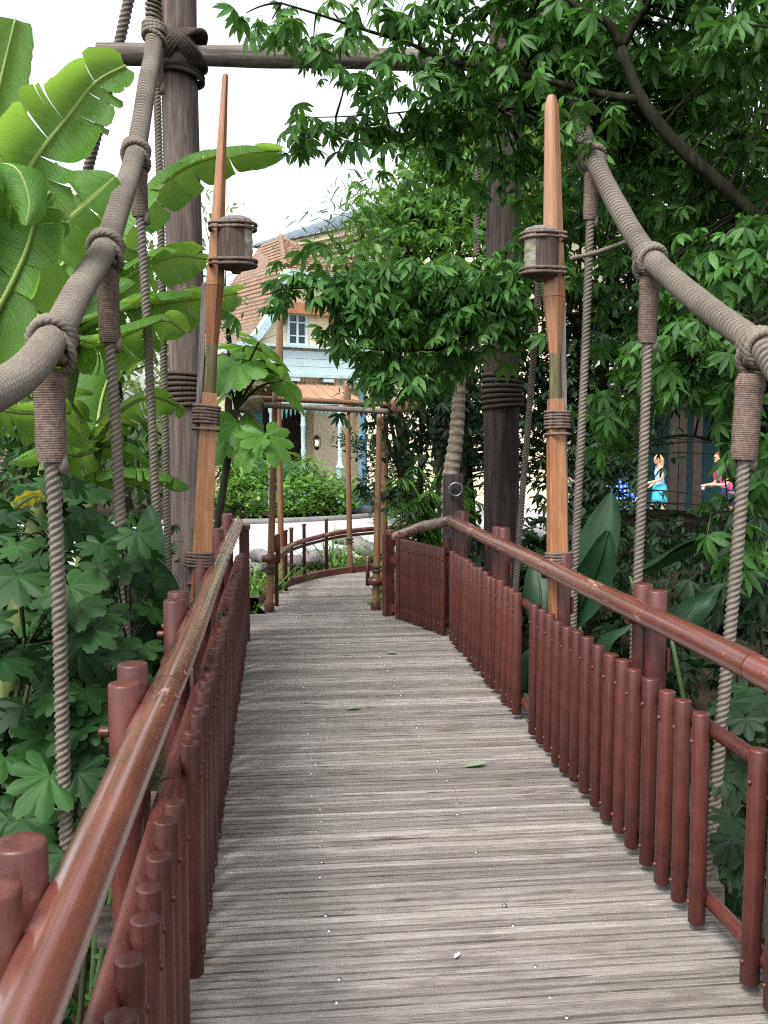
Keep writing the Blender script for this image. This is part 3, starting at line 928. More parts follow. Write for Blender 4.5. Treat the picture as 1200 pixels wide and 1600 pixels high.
HX, HY, HR = .86, 26.0, R(27)
house = thing('tiled_house', 'cream house with flared brown tiled roof, pale blue trim and copper porch awning', 'house', (HX, HY, 0), HR)
half = [(0, 7.0), (.36, 6.45), (.72, 5.88), (.98, 5.2), (1.28, 4.62), (1.62, 4.2), (2.0, 3.92), (2.4, 3.78)]
hs = spline([(a, 0, b_) for a, b_ in half], 40)[:, [0, 2]]


def yfront(z): return -.2 + np.clip((z - 5.88) / (7.0 - 5.88), 0, 1) * 1.7


# stepped tile courses
for sgn in (-1, 1):
    arc = np.concatenate([[0], np.cumsum(np.linalg.norm(np.diff(hs, axis=0), axis=1))])
    ncr = int(arc[-1] / .13)
    V, UV, Q = [], [], []
    for k in range(ncr):
        for e, (a, off) in enumerate(((k * .13, .0), ((k + 1) * .13 + .012, .016))):
            xx = np.interp(a, arc, hs[:, 0]); z_ = np.interp(a, arc, hs[:, 1])
            tx = np.interp(a + .05, arc, hs[:, 0]) - np.interp(a - .05, arc, hs[:, 0]); tz = np.interp(a + .05, arc, hs[:, 1]) - np.interp(a - .05, arc, hs[:, 1])
            nl = math.hypot(tx, tz) + 1e-9
            xx += -tz / nl * off; z_ += tx / nl * off
            y0, y1 = yfront(z_), 3.4 - max(0, (z_ - 5.6)) * .6
            for t in np.linspace(0, 1, 12):
                y = y0 + (y1 - y0) * t
                V.append((sgn * xx, y, z_)); UV.append((y, a))
        b0 = k * 24
        Q += [[b0 + q, b0 + q + 1, b0 + 13 + q, b0 + 12 + q] for q in range(11)]
    B().add(V, Q=Q, UV=UV).build('roof', TILE, house, local=True, smooth=False)
# clipped front hip in courses, with a rounded ridge cap
V, Q, UV = [], [], []
for k in range(13):
    for e, (t, off) in enumerate(((k / 13, .03), ((k + 1) / 13, 0))):
        z_ = 5.86 + 1.12 * t; hw = np.interp(z_, hs[::-1, 1], hs[::-1, 0]) + .02
        y = yfront(z_) - off - .02
        for q in np.linspace(-1, 1, 8): V.append((hw * q, y, z_)); UV.append((hw * q, t * 1.6))
    b0 = k * 16
    Q += [[b0 + q, b0 + q + 1, b0 + 9 + q, b0 + 8 + q] for q in range(7)]
hip = B().add(V, Q=Q, UV=UV).build('hip_roof', TILE, house, local=True, smooth=False)
for sgn in (-1, 1):
    pts = [(sgn * x_, yfront(z_) - .02, z_ + .03) for x_, z_ in hs[:13]]
    B().tube(pts, .07, 8, mod=lambda t, s: 1 + .12 * np.sign(np.sin(s * 22))).build('ridge_tile', TILE, house, local=True, smooth=False)
# walls
wp = [(-1.9, 0), (1.9, 0), (1.9, 3.9)] + [(x_ - .08, z_ - .1) for x_, z_ in hs[::-1] if 3.95 < z_ < 5.8] + [(-(x_ - .08), z_ - .1) for x_, z_ in hs if 3.95 < z_ < 5.8] + [(-1.9, 3.9)]
up = [p_ for p_ in wp if p_[1] > 2.9 or False]
upper = [(-1.9, 2.95), (1.9, 2.95)] + wp[2:]
B().prism(upper, 0, .25, 'y').build('wall', CREAM, house, local=True, smooth=False)
w = B().box((-1.8, 1.8, 1.9), (.2, 3.1, 3.8)).box((1.8, 1.8, 1.9), (.2, 3.1, 3.8)).box((0, 3.3, 1.9), (3.8, .2, 3.8))
w.build('wall', CREAM, house, local=True, smooth=False)
# porch: recessed dark back wall, cream pier
B().box((-.55, 1.2, 1.35), (2.2, .12, 2.7)).build('porch_wall', DARKW, house, local=True, smooth=False)
B().box((1.1, .75, 1.5), (1.3, .5, 3.0)).build('porch_wall', CREAM, house, local=True, smooth=False)
B().box((-.2, .3, .12), (4.2, 2.6, .24)).build('porch_floor', kbm, house, local=True, smooth=False)
B().box((-1.15, .9, 1.5), (.5, .1, 2.0)).box((-.25, 1.1, .75), (1.3, .25, .5)).build('shelf', TEAL, house, local=True, smooth=False)
# bargeboards
for sgn in (-1, 1):
    k0 = [q for q in range(40) if hs[q, 1] <= 5.9]
    o_ = [(sgn * (hs[q, 0] + .03), hs[q, 1] + .0) for q in k0]; i_ = [(sgn * (hs[q, 0] - .13), hs[q, 1] - .14) for q in k0]
    m = len(k0)
    V = [(x_, -.24, z_) for x_, z_ in o_] + [(x_, -.24, z_) for x_, z_ in i_] + [(x_, -.02, z_) for x_, z_ in o_] + [(x_, -.02, z_) for x_, z_ in i_]
    q_ = np.arange(m - 1)
    Q = np.vstack([np.stack([q_, q_ + 1, q_ + 1 + m, q_ + m], 1), np.stack([q_ + m, q_ + 1 + m, q_ + 1 + 3 * m, q_ + 3 * m], 1), np.stack([q_, q_ + 1, q_ + 1 + 2 * m, q_ + 2 * m], 1)])
    B().add(V, Q=Q).build('bargeboard', BLUE, house, local=True, smooth=False)
B().box((0, -.2, 5.76), (1.5, .14, .2)).box((0, -.12, 5.6), (1.35, .1, .1)).build('fascia', BLUE, house, local=True, smooth=False)
B().box((0, -.1, 4.93), (1.5, .22, .28)).box((-.78, -.06, 4.75), (.2, .16, .4)).box((.78, -.06, 4.75), (.2, .16, .4)).build('window_hood', ORANGE, house, local=True, smooth=False)
for x_ in (-.33,):
    fr = B().box((x_, -.03, 4.78), (.58, .08, .06)).box((x_, -.03, 4.02), (.58, .08, .06)).box((x_ - .26, -.03, 4.4), (.06, .08, .7)).box((x_ + .26, -.03, 4.4), (.06, .08, .7)).box((x_, -.035, 4.4), (.05, .06, .7))
    fr.box((x_ - .13, -.025, 4.58), (.2, .04, .03)).box((x_ + .13, -.025, 4.58), (.2, .04, .03)).box((x_ - .13, -.025, 4.24), (.2, .04, .03)).box((x_ + .13, -.025, 4.24), (.2, .04, .03))
    f = fr.build('window', BLUE, house, local=True, smooth=False)
    B().box((x_, -.008, 4.4), (.47, .012, .7)).build('pane', PANE, f, local=True, smooth=False)
# blue weatherboard band with brackets
b = B()
for k in range(3): b.box((0, -.06 - .02 * (2 - k) * .0, 3.36 + k * .2), (3.9, .1 + .025 * (2 - k), .19))
b.box((0, -.1, 3.96), (4.0, .24, .06)).box((0, -.1, 3.22), (4.0, .26, .07))
b.build('weatherboard', BLUE, house, local=True, smooth=False)
b = B()
for x_ in (-1.5, -.5, .5, 1.5): b.box((x_, -.12, 3.12), (.3, .2, .09))
b.build('bracket', BLUE, house, local=True, smooth=False)
# copper awning, flared, with standing seams
ap = spline([(0, -.05, 3.06), (0, -.35, 2.9), (0, -.75, 2.66), (0, -1.25, 2.56)], 14)
b = B()
V = [(x_, q[1], q[2]) for x_ in (-1.35, 1.15) for q in ap] + [(x_, q[1], q[2] - .04) for x_ in (-1.35, 1.15) for q in ap]
for q in range(14): V[q] = (-.95 - .5 * q / 13, *V[q][1:]); V[q + 28] = (-.95 - .5 * q / 13, *V[q + 28][1:]); V[q + 14] = (.7 + .6 * q / 13, *V[q + 14][1:]); V[q + 42] = (.7 + .6 * q / 13, *V[q + 42][1:])
q_ = np.arange(13)
b.add(V, Q=np.vstack([np.stack([q_, q_ + 1, q_ + 15, q_ + 14], 1), np.stack([q_ + 28, q_ + 42, q_ + 43, q_ + 29], 1), [[13, 41, 55, 27]], np.stack([q_, q_ + 28, q_ + 29, q_ + 1], 1), np.stack([q_ + 14, q_ + 15, q_ + 43, q_ + 42], 1)]))
for f_ in np.linspace(0.02, .98, 7):
    b.tube([(V[q][0] + (V[q + 14][0] - V[q][0]) * f_, V[q][1], V[q][2] + .015) for q in range(14)], .018, 6)
b.build('awning', COPPER, house, local=True, smooth=False)
B().box((-.1, -1.22, 2.5), (2.8, .1, .1)).build('awning_beam', BLUE, house, local=True, smooth=False)
# scalloped valance
poly = [(-1.45, 2.46), (1.3, 2.46)]
b = B()
for k in range(23):
    x_ = -1.43 + k * .12; dep = .16 + .22 * abs((k % 12) - 6) / 6 + (.25 if k in (12, 13) else 0)
    b.prism([(x_, 2.46), (x_ + .05, 2.46 - dep), (x_ + .1, 2.46)], -1.2, -1.17, 'y')
b.build('valance', BLUE if False else m_plain('valance_teal', (.16, .38, .38), .6), house, local=True, smooth=False)
for x_ in (-1.67, -.81, .24):
    pr = [(.11, 0), (.11, .1), (.095, .12), (.095, .85), (.11, .88), (.06, .98), (.05, 1.2), (.062, 1.3), (.05, 1.4), (.056, 1.9), (.07, 1.95), (.055, 2.0), (.055, 2.2), (.085, 2.28), (.085, 2.46)]
    B().lathe(pr, 10, (x_, -1.2, 0)).build('porch_column', BLUE, house, local=True, smooth=35.0)
# lit wall lantern under the porch
n = N('lamp_glow')
e = n('Emission', inp={'Color': (1, .55, .2), 'Strength': 5})
GLOW = n.done(e)
wl = P(495, 692, 25.4)
lamp = thing('wall_lantern', 'lit dark metal lantern glowing orange on the porch wall of the cream house', 'wall lantern', wl)
DM = m_plain('dark_iron', (.03, .025, .02), .5)
B().lathe([(0, .06), (.035, .05), (.045, 0), (.035, -.05), (0, -.06)], 10).build('bulb', GLOW, lamp, local=True)
b = B().lathe([(0, .22), (.02, .2), (.11, .11), (.1, .1), (0, .1)], 6).lathe([(0, -.1), (.08, -.1), (.07, -.13), (.02, -.19), (0, -.2)], 6)
for k in range(6): b.box((.09 * math.cos(k * 1.047), .09 * math.sin(k * 1.047), 0), (.012, .012, .21))
b.box((0, .12, .14), (.03, .24, .03))
b.build('frame', DM, lamp, local=True, smooth=False)

# second building behind
n = N('grey_seam_roof'); 
GREYR = m_plain('zinc_roof', (.15, .18, .21), .5, .12)
b2 = thing('cream_building', 'large cream building with grey standing seam roof behind the tiled house', 'building', (0.0, 37, -.6), R(-50))
B().box((6.3, 3, 4.4), (12, 6, 8.8)).build('wall', CREAM, b2, local=True, smooth=False)
b = B()
for k, (z_, d_) in enumerate(((8.35, .1), (8.6, .22), (8.85, .4), (9.0, .55))): b.box((6.3, 3, z_), (12 + 2 * d_, 6 + 2 * d_, .16 + .02 * k))
b.build('cornice', CREAM, b2, local=True, smooth=False)
V = [(-.5, -.7, 9.1), (13, -.7, 9.1), (11, 2.6, 10.6), (1.8, 2.6, 10.6), (-.4, 6.6, 9.1), (13, 6.6, 9.1)]
b = B().add(V, T=[[1, 5, 2], [0, 3, 4]], Q=[[0, 1, 2, 3], [4, 3, 2, 5], [0, 4, 5, 1]])
for k in range(26):
    t = k / 25; a = np.array(V[0]) + (np.array(V[1]) - np.array(V[0])) * t; c_ = np.array(V[3]) + (np.array(V[2]) - np.array(V[3])) * t
    b.tube([a + [0, 0, .02], c_ + [0, 0, .02]], .035, 5)
b.build('roof', GREYR, b2, local=True, smooth=False)
MAROON = m_plain('maroon_frame', (.2, .05, .04), .6)
for x_ in (2.3, 4.2, 6.1):
    f = B().box((x_, -.03, 7.2), (1.1, .1, 1.5)).box((x_, -.06, 8.0), (1.4, .2, .14)).build('window', MAROON, b2, local=True, smooth=False)
    B().box((x_, -.09, 7.2), (.85, .02, 1.25)).build('pane', PANE, f, local=True, smooth=False)

# blue iron lamp post before the house
c = PG(567, 800, -.02)
lp_ = thing('lamp_post', 'fluted blue iron lamp post standing on the paving beside the house', 'lamp post', c)
BLI = m_plain('blue_iron', (.09, .17, .24), .5)
hh = 4.2
B().lathe([(.2, 0), (.2, .12), (.17, .14), (.17, .42), (.19, .46), (.12, .5), (.1, .56), (.095, 1.6), (.13, 1.63), (.13, 1.7), (.08, 1.75), (.065, 3.2), (.09, 3.25), (.05, 3.3), (.05, hh)], 14, c).build('column', BLI, lp_, smooth=35.0)
B().lathe([(0, hh - .02), (.1, hh), (.18, hh + .4), (.2, hh + .42), (.03, hh + .6), (0, hh + .7)], 6, c).build('lamp_head', MAT['glass'], lp_, smooth=False)
B().lathe([(.24, -.0), (.24, .1), (0, .1)], 8, c).build('footing', kbm, lp_, smooth=False)

# stone pedestal and driftwood by the gateway
ST = m_plain('old_stone', (.3, .26, .19), .9, .35, 7, .6)
c = P(566, 903, 13.0)
o = B().lathe([(0, .29), (.09, .285), (.1, .26), (.085, .23), (.08, .07), (.1, .03), (.1, -.4)], 18, c).build('stone_pedestal', ST, smooth=40.0); tag(o, 'small round stone pedestal beside the gateway oar', 'pedestal')
DR = m_plain('driftwood', (.17, .16, .16), .85, .3, 9, .4)
o = B().tube(spline([P(525, 838, 13.6), P(548, 842, 13.4), P(566, 856, 13.2), P(590, 866, 13.1)], 30), np.linspace(.1, .14, 30), 12, mod=lambda t, s: 1 + .12 * np.sin(2 * t + s * 5)).build('fallen_log', DR); tag(o, 'bleached grey fallen log in the garden behind the low curved rail', 'log')
o = B().tube(spline([P(392, 872, 12.5), P(405, 868, 12.5), P(428, 880, 12.2)], 20), .09, 10).build('fallen_log', DR); tag(o, 'pale curved log end beside the left end of the bridge railing', 'log')
rock_l = ['low grey rock at the left of the garden behind the curved rail', 'flat grey rock in the middle of the garden behind the curved rail', 'small pale rock nearest the kerb in the garden', 'rounded grey rock at the right of the garden behind the curved rail', 'pale rock on the soil left of the gateway']
for (px, py, d, s), l in zip(((455, 880, 12.2, .16), (490, 874, 12.8, .2), (440, 893, 11.9, .11), (525, 868, 13.2, .15), (398, 890, 11.4, .12)), rock_l):
    u_ = np.linspace(0, np.pi, 9)[:, None]; v_ = np.linspace(0, 2 * np.pi, 14, endpoint=False)[None]
    rr_ = s * (1 + .25 * np.sin(3 * v_ + px) * np.sin(2 * u_ + px) + .12 * np.cos(5 * v_ + 2 * u_))
    V = np.stack([rr_ * np.sin(u_) * np.cos(v_), rr_ * np.sin(u_) * np.sin(v_), .6 * rr_ * np.cos(u_) + 0 * v_], -1).reshape(-1, 3)
    i = np.arange(8)[:, None] * 14; j = np.arange(14)[None]; j2 = (j + 1) % 14
    c = P(px, py, d)
    o = B().add(V + c, Q=np.stack([i + j, i + 14 + j, i + 14 + j2, i + j2], -1).reshape(-1, 4)).build('garden_rock', DR); tag(o, l, 'rock', 'rocks in the garden bed')

# dark mooring post with a ring, and palm trunk resting above it
c = P(708, 780, 9.4)
mp_ = thing('mooring_post', 'short dark timber post with an iron ring, left of the right tower post', 'post', (c[0], c[1], -.3))
zt = P(708, 740, 9.4)[2]
B().lathe([(0, zt), (.09, zt - .004), (.1, zt - .02), (.105, .4), (.105, -.5)], 18, (c[0], c[1], 0)).build('timber', MAT['rope_d'] if False else m_wood('dark_timber', (.03, .026, .024), (.075, .065, .06), 2, .8), mp_)
B().ring(P(712, 765, 9.27), (.1, 1, .1), .062, .01, 24, 8).build('iron_ring', MAT['screw'], mp_)

# ================================================================== far right: kiosk, fence, people, pushchair
DKW = m_plain('kiosk_timber', (.03, .022, .018), .7, .3)
TEALW = m_plain('kiosk_teal', (.012, .05, .055), .7, .2)
kc_ = P(1080, 800, 24); 
kiosk = thing('timber_kiosk', 'dark timber kiosk with teal boards and slim posts behind the people', 'kiosk', (kc_[0], 25, -.5))
for px in (985, 1052, 1064, 1088, 1143, 1150, 1195):
    q = P(px, 740, 24.2); B().box((q[0], q[1], 1.2), (.14 if px % 2 else .22, .14, 3.6)).build('post', DKW, kiosk, smooth=False)
q0, q1 = P(960, 740, 25.5), P(1260, 740, 25.5)
B().box(((q0[0] + q1[0]) / 2, 25.5, 1.0), (q1[0] - q0[0], .1, 3.4)).build('back_wall', TEALW, kiosk, smooth=False)
B().box(((q0[0] + q1[0]) / 2, 25, 2.9), (q1[0] - q0[0] + .6, 2.4, .18)).build('roof', DKW, kiosk, smooth=False)
fz = thing('plank_fence', 'low dark plank fence in shade below the people at right', 'fence', (8, 18.5, -.6))
q0, q1 = P(900, 860, 16.5), P(1300, 860, 16.5)
b = B(); x_ = q0[0]
while x_ < q1[0]:
    b.box((x_, 16.5 + .01 * rs.random(), -.22 + .01 * rs.random()), (.135, .025, 1.12)); x_ += .142
b.build('plank', DKW, fz, smooth=False)
zt_ = P(1000, 801, 16.5)[2]
B().box(((q0[0] + q1[0]) / 2, 16.5, zt_), (q1[0] - q0[0], .12, .07)).build('top_rail', DKW, fz, smooth=False)
for x_ in np.arange(q0[0], q1[0], 1.6): B().box((x_, 16.6, -.3), (.1, .1, 1.3)).build('post', DKW, fz, smooth=False)

SKIN = m_plain('skin', (.55, .32, .22), .55, .08, 20, .02)


def ellip(b, c, r, n=14):
    u_ = np.linspace(0.001, np.pi - .001, n)[:, None]; v_ = np.linspace(0, 2 * np.pi, n + 4, endpoint=False)[None]
    m = n + 4
    V = np.stack([r[0] * np.sin(u_) * np.cos(v_), r[1] * np.sin(u_) * np.sin(v_), r[2] * np.cos(u_) + 0 * v_], -1).reshape(-1, 3) + np.asarray(c)
    i = np.arange(n - 1)[:, None] * m; j = np.arange(m)[None]; j2 = (j + 1) % m
    b.add(V, Q=np.stack([i + j, i + m + j, i + m + j2, i + j2], -1).reshape(-1, 4))


def remesh(o, vox):
    md = o.modifiers.new('remesh', 'REMESH'); md.mode = 'VOXEL'; md.voxel_size = vox; md.use_smooth_shade = True
    sm = o.modifiers.new('smooth', 'SMOOTH'); sm.iterations = 3; sm.factor = .5


def person(label, loc, rz, H, lean, arms, top, bottom, hair, hair_len, legs=None):
    """local frame: facing +x, z up; arms = per side (elbow, wrist) points"""
    root = thing('person', label, 'person', loc, rz)
    s = H / 1.65
    hip = np.array([0, 0, .86]) * s; chest = np.array([.16 * lean, 0, 1.2]) * s; neck = np.array([.22 * lean, 0, 1.39]) * s; head = neck + np.array([.035 + .06 * lean, 0, .15]) * s
    b = B()
    b.tube(spline([hip + [0, 0, -.06], hip + [0, 0, .05], (hip + chest) / 2, chest, neck - [0, 0, .04]], 14), np.array([.1, .125, .13, .125, .118, .112, .114, .122, .128, .13, .126, .115, .085, .05]) * s, 16, sx=.78, up=(1, 0, 0))
    b.tube([neck - [0, 0, .06], neck, head - [.01, 0, .06]], [.055 * s, .05 * s, .05 * s], 12)
    ellip(b, head, (.092 * s, .074 * s, .112 * s)); ellip(b, head + np.array([.075, 0, -.015]) * s, (.028 * s, .014 * s, .02 * s), 8)   # nose
    ellip(b, head + np.array([.04, 0, -.075]) * s, (.045 * s, .045 * s, .035 * s), 8)
    for sd in (-1, 1):
        ellip(b, head + np.array([-.005, sd * .074, -.01]) * s, (.022 * s, .012 * s, .03 * s), 8)
        sh = neck + np.array([0, sd * .165, -.07]) * s
        el, wr = [np.array(a, float) * s for a in arms[0 if sd < 0 else 1]]
        b.tube(spline([neck + np.array([0, sd * .05, -.04]) * s, sh, el, wr], 20), np.array([.05] * 5 + [.052, .048, .045, .043, .041, .04, .04, .038, .037, .036, .034, .032, .03, .028, .027]) * s, 12)
        d = wr - el; d /= np.linalg.norm(d)
        up_ = np.cross(d, [0, 1, 0]); up_ /= np.linalg.norm(up_) + 1e-9; w_ = np.cross(d, up_)
        palm = wr + d * .05 * s
        b.tube([wr, wr + d * .045 * s, wr + d * .085 * s], [.028 * s, .036 * s, .03 * s], 10)
        for f in range(4):
            o_ = wr + d * .08 * s + w_ * (f - 1.5) * .019 * s
            L_ = (.07, .08, .075, .058)[f] * s
            b.tube([o_, o_ + d * L_ * .5 + up_ * .006, o_ + d * L_ * .85 + up_ * .022 * s], [.0095 * s, .009 * s, .007 * s], 8)
        o_ = wr + d * .03 * s - w_ * .03 * s
        b.tube([o_, o_ + d * .03 * s - w_ * .02 * s, o_ + d * .06 * s - w_ * .02 * s + up_ * .01], [.011 * s, .0105 * s, .008 * s], 8)
        lx = (legs or (0, 0))[0 if sd < 0 else 1]
        b.tube(spline([hip + np.array([0, sd * .085, -.02]) * s, np.array([lx * .5 + .02, sd * .09, .47]) * s, np.array([lx, sd * .09, .08]) * s], 14), np.linspace(.092, .042, 14) * s, 14)
        b.tube([np.array([lx - .05, sd * .09, .045]) * s, np.array([lx + .08, sd * .095, .04]) * s, np.array([lx + .17, sd * .1, .025]) * s], [.042 * s, .04 * s, .025 * s], 10)
    o = b.build('body', SKIN, root, local=True); remesh(o, .0075)
    # clothes
    t = B().tube(spline([hip + [0, 0, .02], (hip + chest) / 2, chest, neck - [0, 0, .06]], 12), np.array([.14, .138, .132, .128, .126, .13, .138, .142, .142, .136, .118, .08]) * s, 22, sx=.8, up=(1, 0, 0), mod=lambda a, q: 1 + .03 * np.sin(5 * a + q * 9))
    if top[1]:
        for sd in (-1, 1):
            sh = neck + np.array([0, sd * .15, -.075]) * s; el = np.array(arms[0 if sd < 0 else 1][0]) * s
            t.tube([neck + np.array([0, sd * .08, -.06]) * s, sh, sh + (el - sh) * .6], [.06 * s, .064 * s, .066 * s], 14)
    t.build('shirt', m_plain('cloth_' + top[2], top[0], .85, .12, 14, .2), root, local=True)
    k = B()
    if bottom[1] == 'skirt':
        k.lathe([(.15 * s, hip[2] + .08), (.18 * s, hip[2] - .05), (.19 * s, hip[2] - .25), (.185 * s, hip[2] - .38), (.17 * s, hip[2] - .38)], 24)
    else:
        k.lathe([(.13 * s, hip[2] + .08), (.15 * s, hip[2] - .04), (.12 * s, hip[2] - .12)], 20)
        for sd in (-1, 1):
            lx = (legs or (0, 0))[0 if sd < 0 else 1]
            k.tube([hip + np.array([0, sd * .08, -.04]) * s, np.array([lx * .4 + .01, sd * .09, .56]) * s], [.105 * s, .1 * s], 16)
    k.build('skirt' if bottom[1] == 'skirt' else 'shorts', m_plain('cloth_' + bottom[2], bottom[0], .85, .12, 14, .2), root, local=True)
    h = B(); ellip(h, head + np.array([-.022, 0, .022]) * s, (.092 * s, .084 * s, .108 * s))
    if hair_len: h.tube(spline([head + np.array([-.05, 0, .05]) * s, head + np.array([-.095, 0, -.05]) * s, head + np.array([-.1, 0, -.05 - hair_len]) * s], 10), np.array([.06, .07, .07, .066, .06, .055, .05, .04, .03, .015]) * s, 12)
    h.build('hair', m_plain('hair_tone', hair, .6, .3, 40, .4, stretch=(1, 1, .15)), root, local=True)
    ey = B()
    for sd in (-1, 1): ellip(ey, head + np.array([.082, sd * .03, .008]) * s, (.008 * s, .011 * s, .007 * s), 6)
    ey.build('eyes', DM, root, local=True)
    mo = B(); ellip(mo, head + np.array([.083, 0, -.058]) * s, (.006 * s, .02 * s, .006 * s), 6); mo.build('mouth', MAROON, root, local=True)
    return root


c = P(1030, 812, 23.3)
gz = -.44
person('person with blonde hair in a blue top and turquoise skirt, facing left', (c[0], c[1], gz), R(176), 1.66, .12,
       [((-.06, -.2, 1.1), (.12, -.2, .93)), ((.05, .22, 1.08), (.27, .17, 1.0))], ((.32, .55, .75), False, 'sky'), ((.06, .4, .55), 'skirt', 'turquoise'), (.5, .33, .16), .2, (.18, -.12))
c = P(1136, 812, 21.0); gz = -.44
person('person with brown hair in a bright pink shirt bending forward, holding a white cup', (c[0], c[1], gz), R(188), 1.76, .75,
       [((.16, -.22, 1.02), (.42, -.14, .97)), ((.16, .22, 1.02), (.4, .1, .99))], ((.75, .13, .38), True, 'pink'), ((.04, .05, .1), 'shorts', 'navy'), (.2, .1, .05), .06)
cc = np.array([c[0] - .55, c[1] + .05, gz + .98])
o = B().lathe([(0, -.05), (.03, -.05), (.038, .06), (.034, .06), (.03, -.04), (0, -.04)], 14, cc).build('paper_cup', m_plain('white_paper', (.8, .8, .8), .6)); tag(o, 'white paper cup held by the person in pink', 'cup')
# blue plaid pushchair
n = N('blue_plaid')
v = n.coord((1, 1, 1))
sp = n('SeparateXYZ', inp={0: v})
w1 = n.ramp(n.math('FRACT', n.math('MULTIPLY', sp.outputs[2], 11.0)), [(.45, 0.0), (.5, 1.0)]); w2 = n.ramp(n.math('FRACT', n.math('MULTIPLY', sp.outputs[0], 11.0)), [(.45, 0.0), (.5, 1.0)])
c_ = n.mix(n.math('MULTIPLY', w1, w2), n.mix(n.math('ADD', n.math('MULTIPLY', w1, .5), n.math('MULTIPLY', w2, .3)), (.01, .05, .35), (.03, .16, .6)), (.35, .5, .75))
PLAID = n.done(n.bsdf(c_, .8))
q = P(972, 800, 22); gz = -.44
st_ = thing('pushchair', 'blue plaid pushchair beside the person in the blue top', 'pushchair', (q[0], q[1], gz))
B().prism([(-.32, .3), (.3, .32), (.36, .5), (.2, .55), (.22, 1.0), (-.05, 1.12), (-.3, 1.0), (-.2, .6)], -.22, .22, 'y').build('seat', PLAID, st_, local=True, smooth=False)
b = B().tube([(.45, -.2, 1.05), (.2, -.22, .6), (-.3, -.22, .12)], .014, 8).tube([(.45, .2, 1.05), (.2, .22, .6), (-.3, .22, .12)], .014, 8).tube([(.3, -.22, .12), (-.1, -.22, .5)], .014, 8).tube([(.3, .22, .12), (-.1, .22, .5)], .014, 8).tube([(.45, -.2, 1.05), (.45, .2, 1.05)], .018, 8)
b.build('frame', MAT['screw'], st_, local=True)
wh = None
for x_, y_ in ((-.3, -.25), (-.3, .25), (.3, -.25), (.3, .25)):
    if wh is None: wh = B().ring((0, 0, 0), (0, 1, 0), .085, .022, 20, 8).lathe([(0, -.015), (.03, -.01), (.03, .01), (0, .015)], 10, axis=(0, 1, 0)).build('wheel', DM, st_, local=True, loc=(x_, y_, .11))
    else: copy_child(wh, st_, (x_, y_, .11))
# ================================================================== vegetation
def frames(az, pitch, roll):
    """rotation matrices: x along the leaf, z its upper face"""
    az, pitch, roll = map(np.asarray, (az, pitch, roll))
    ca, sa, cp, sp_, cr, sr = np.cos(az), np.sin(az), np.cos(pitch), np.sin(pitch), np.cos(roll), np.sin(roll)
    z = np.zeros_like(ca); o = np.ones_like(ca)
    Rz = np.stack([np.stack([ca, -sa, z], -1), np.stack([sa, ca, z], -1), np.stack([z, z, o], -1)], -2)
    Ry = np.stack([np.stack([cp, z, sp_], -1), np.stack([z, o, z], -1), np.stack([-sp_, z, cp], -1)], -2)
    Rx = np.stack([np.stack([o, z, z], -1), np.stack([z, cr, -sr], -1), np.stack([z, sr, cr], -1)], -2)
    return Rz @ Ry @ Rx


def leaflet(L=1.0, W=.26, droop=.18, fold=.12):
    st = [(0, 0.02), (.25, .75), (.55, 1.0), (.8, .6), (1.0, 0)]
    V, T, Q = [], [], []
    for t, w in st:
        z = -droop * t * t
        V += [(L * t, -W * w / 2, z + fold * w * W), (L * t, 0, z), (L * t, W * w / 2, z + fold * w * W)]
    for k in range(4):
        a = 3 * k
        Q += [(a, a + 3, a + 4, a + 1), (a + 1, a + 4, a + 5, a + 2)]
    return np.array(V), np.zeros((0, 3), int), np.array(Q)


def combine(parts):
    V, T, Q, n = [], [], [], 0
    for v, t, q in parts:
        V.append(v); n0 = n; n += len(v)
        if len(t): T.append(np.asarray(t) + n0)
        if len(q): Q.append(np.asarray(q) + n0)
    return np.vstack(V), (np.vstack(T) if T else np.zeros((0, 3), int)), (np.vstack(Q) if Q else np.zeros((0, 4), int))


def palmate(nl=6, L=1.0, W=.27, seed=0):
    r = np.random.default_rng(seed); parts = []
    for k in range(nl):
        a = (k - (nl - 1) / 2) / (nl / 2) * 2.2 + r.uniform(-.12, .12)
        v, t, q = leaflet(L * (1 - .12 * abs(k - (nl - 1) / 2) / nl * 2) * r.uniform(.88, 1.05), W, r.uniform(.12, .3), .16)
        M = frames(a, r.uniform(.25, .6), r.uniform(-.3, .3))
        parts.append((v @ M.T, t, q))
    # stalk
    s = np.array([[-.75, -.012, .02], [-.75, .012, .02], [0, .012, 0], [0, -.012, 0]])
    parts.append((s, [], [[0, 1, 2, 3]]))
    return combine(parts)


def lobed(nl=9, deep=.5, seed=0, n=91):
    """big hand-shaped leaf, stalk at the origin side, pleated along each lobe"""
    r = np.random.default_rng(seed)
    th = np.linspace(-2.75, 2.75, n)
    ph = (th + 2.75) / 5.5 * nl
    lob = (1 - np.abs(2 * (ph % 1) - 1)) ** .6
    ser = 1 + .09 * np.abs(np.sin(ph * np.pi * 4))
    env = .66 + .34 * np.cos(th * .5)
    rad = env * (1 - deep + deep * lob) * ser * (1 + .06 * np.sin(3 * th + seed))
    V = [(0, 0, 0)]
    rings = (.3, .62, 1.0)
    for f in rings:
        rr = rad * f if f > .5 else env * f * (1 - deep * .4)
        z = .07 * (lob - .5) * f - .3 * (rr ** 2) * (.7 + .3 * np.sin(2 * th + seed)) + .02 * np.sin(7 * th + seed)
        V += list(np.stack([rr * np.cos(th), rr * np.sin(th), z], -1))
    T = [(0, 1 + k, 2 + k) for k in range(n - 1)]
    Q = []
    for g in range(2):
        a = 1 + g * n
        Q += [(a + k, a + n + k, a + n + k + 1, a + k + 1) for k in range(n - 1)]
    return np.array(V), np.array(T), np.array(Q)


def oval(L=1.0, W=.45, droop=.15):
    return leaflet(L, W, droop, .14)


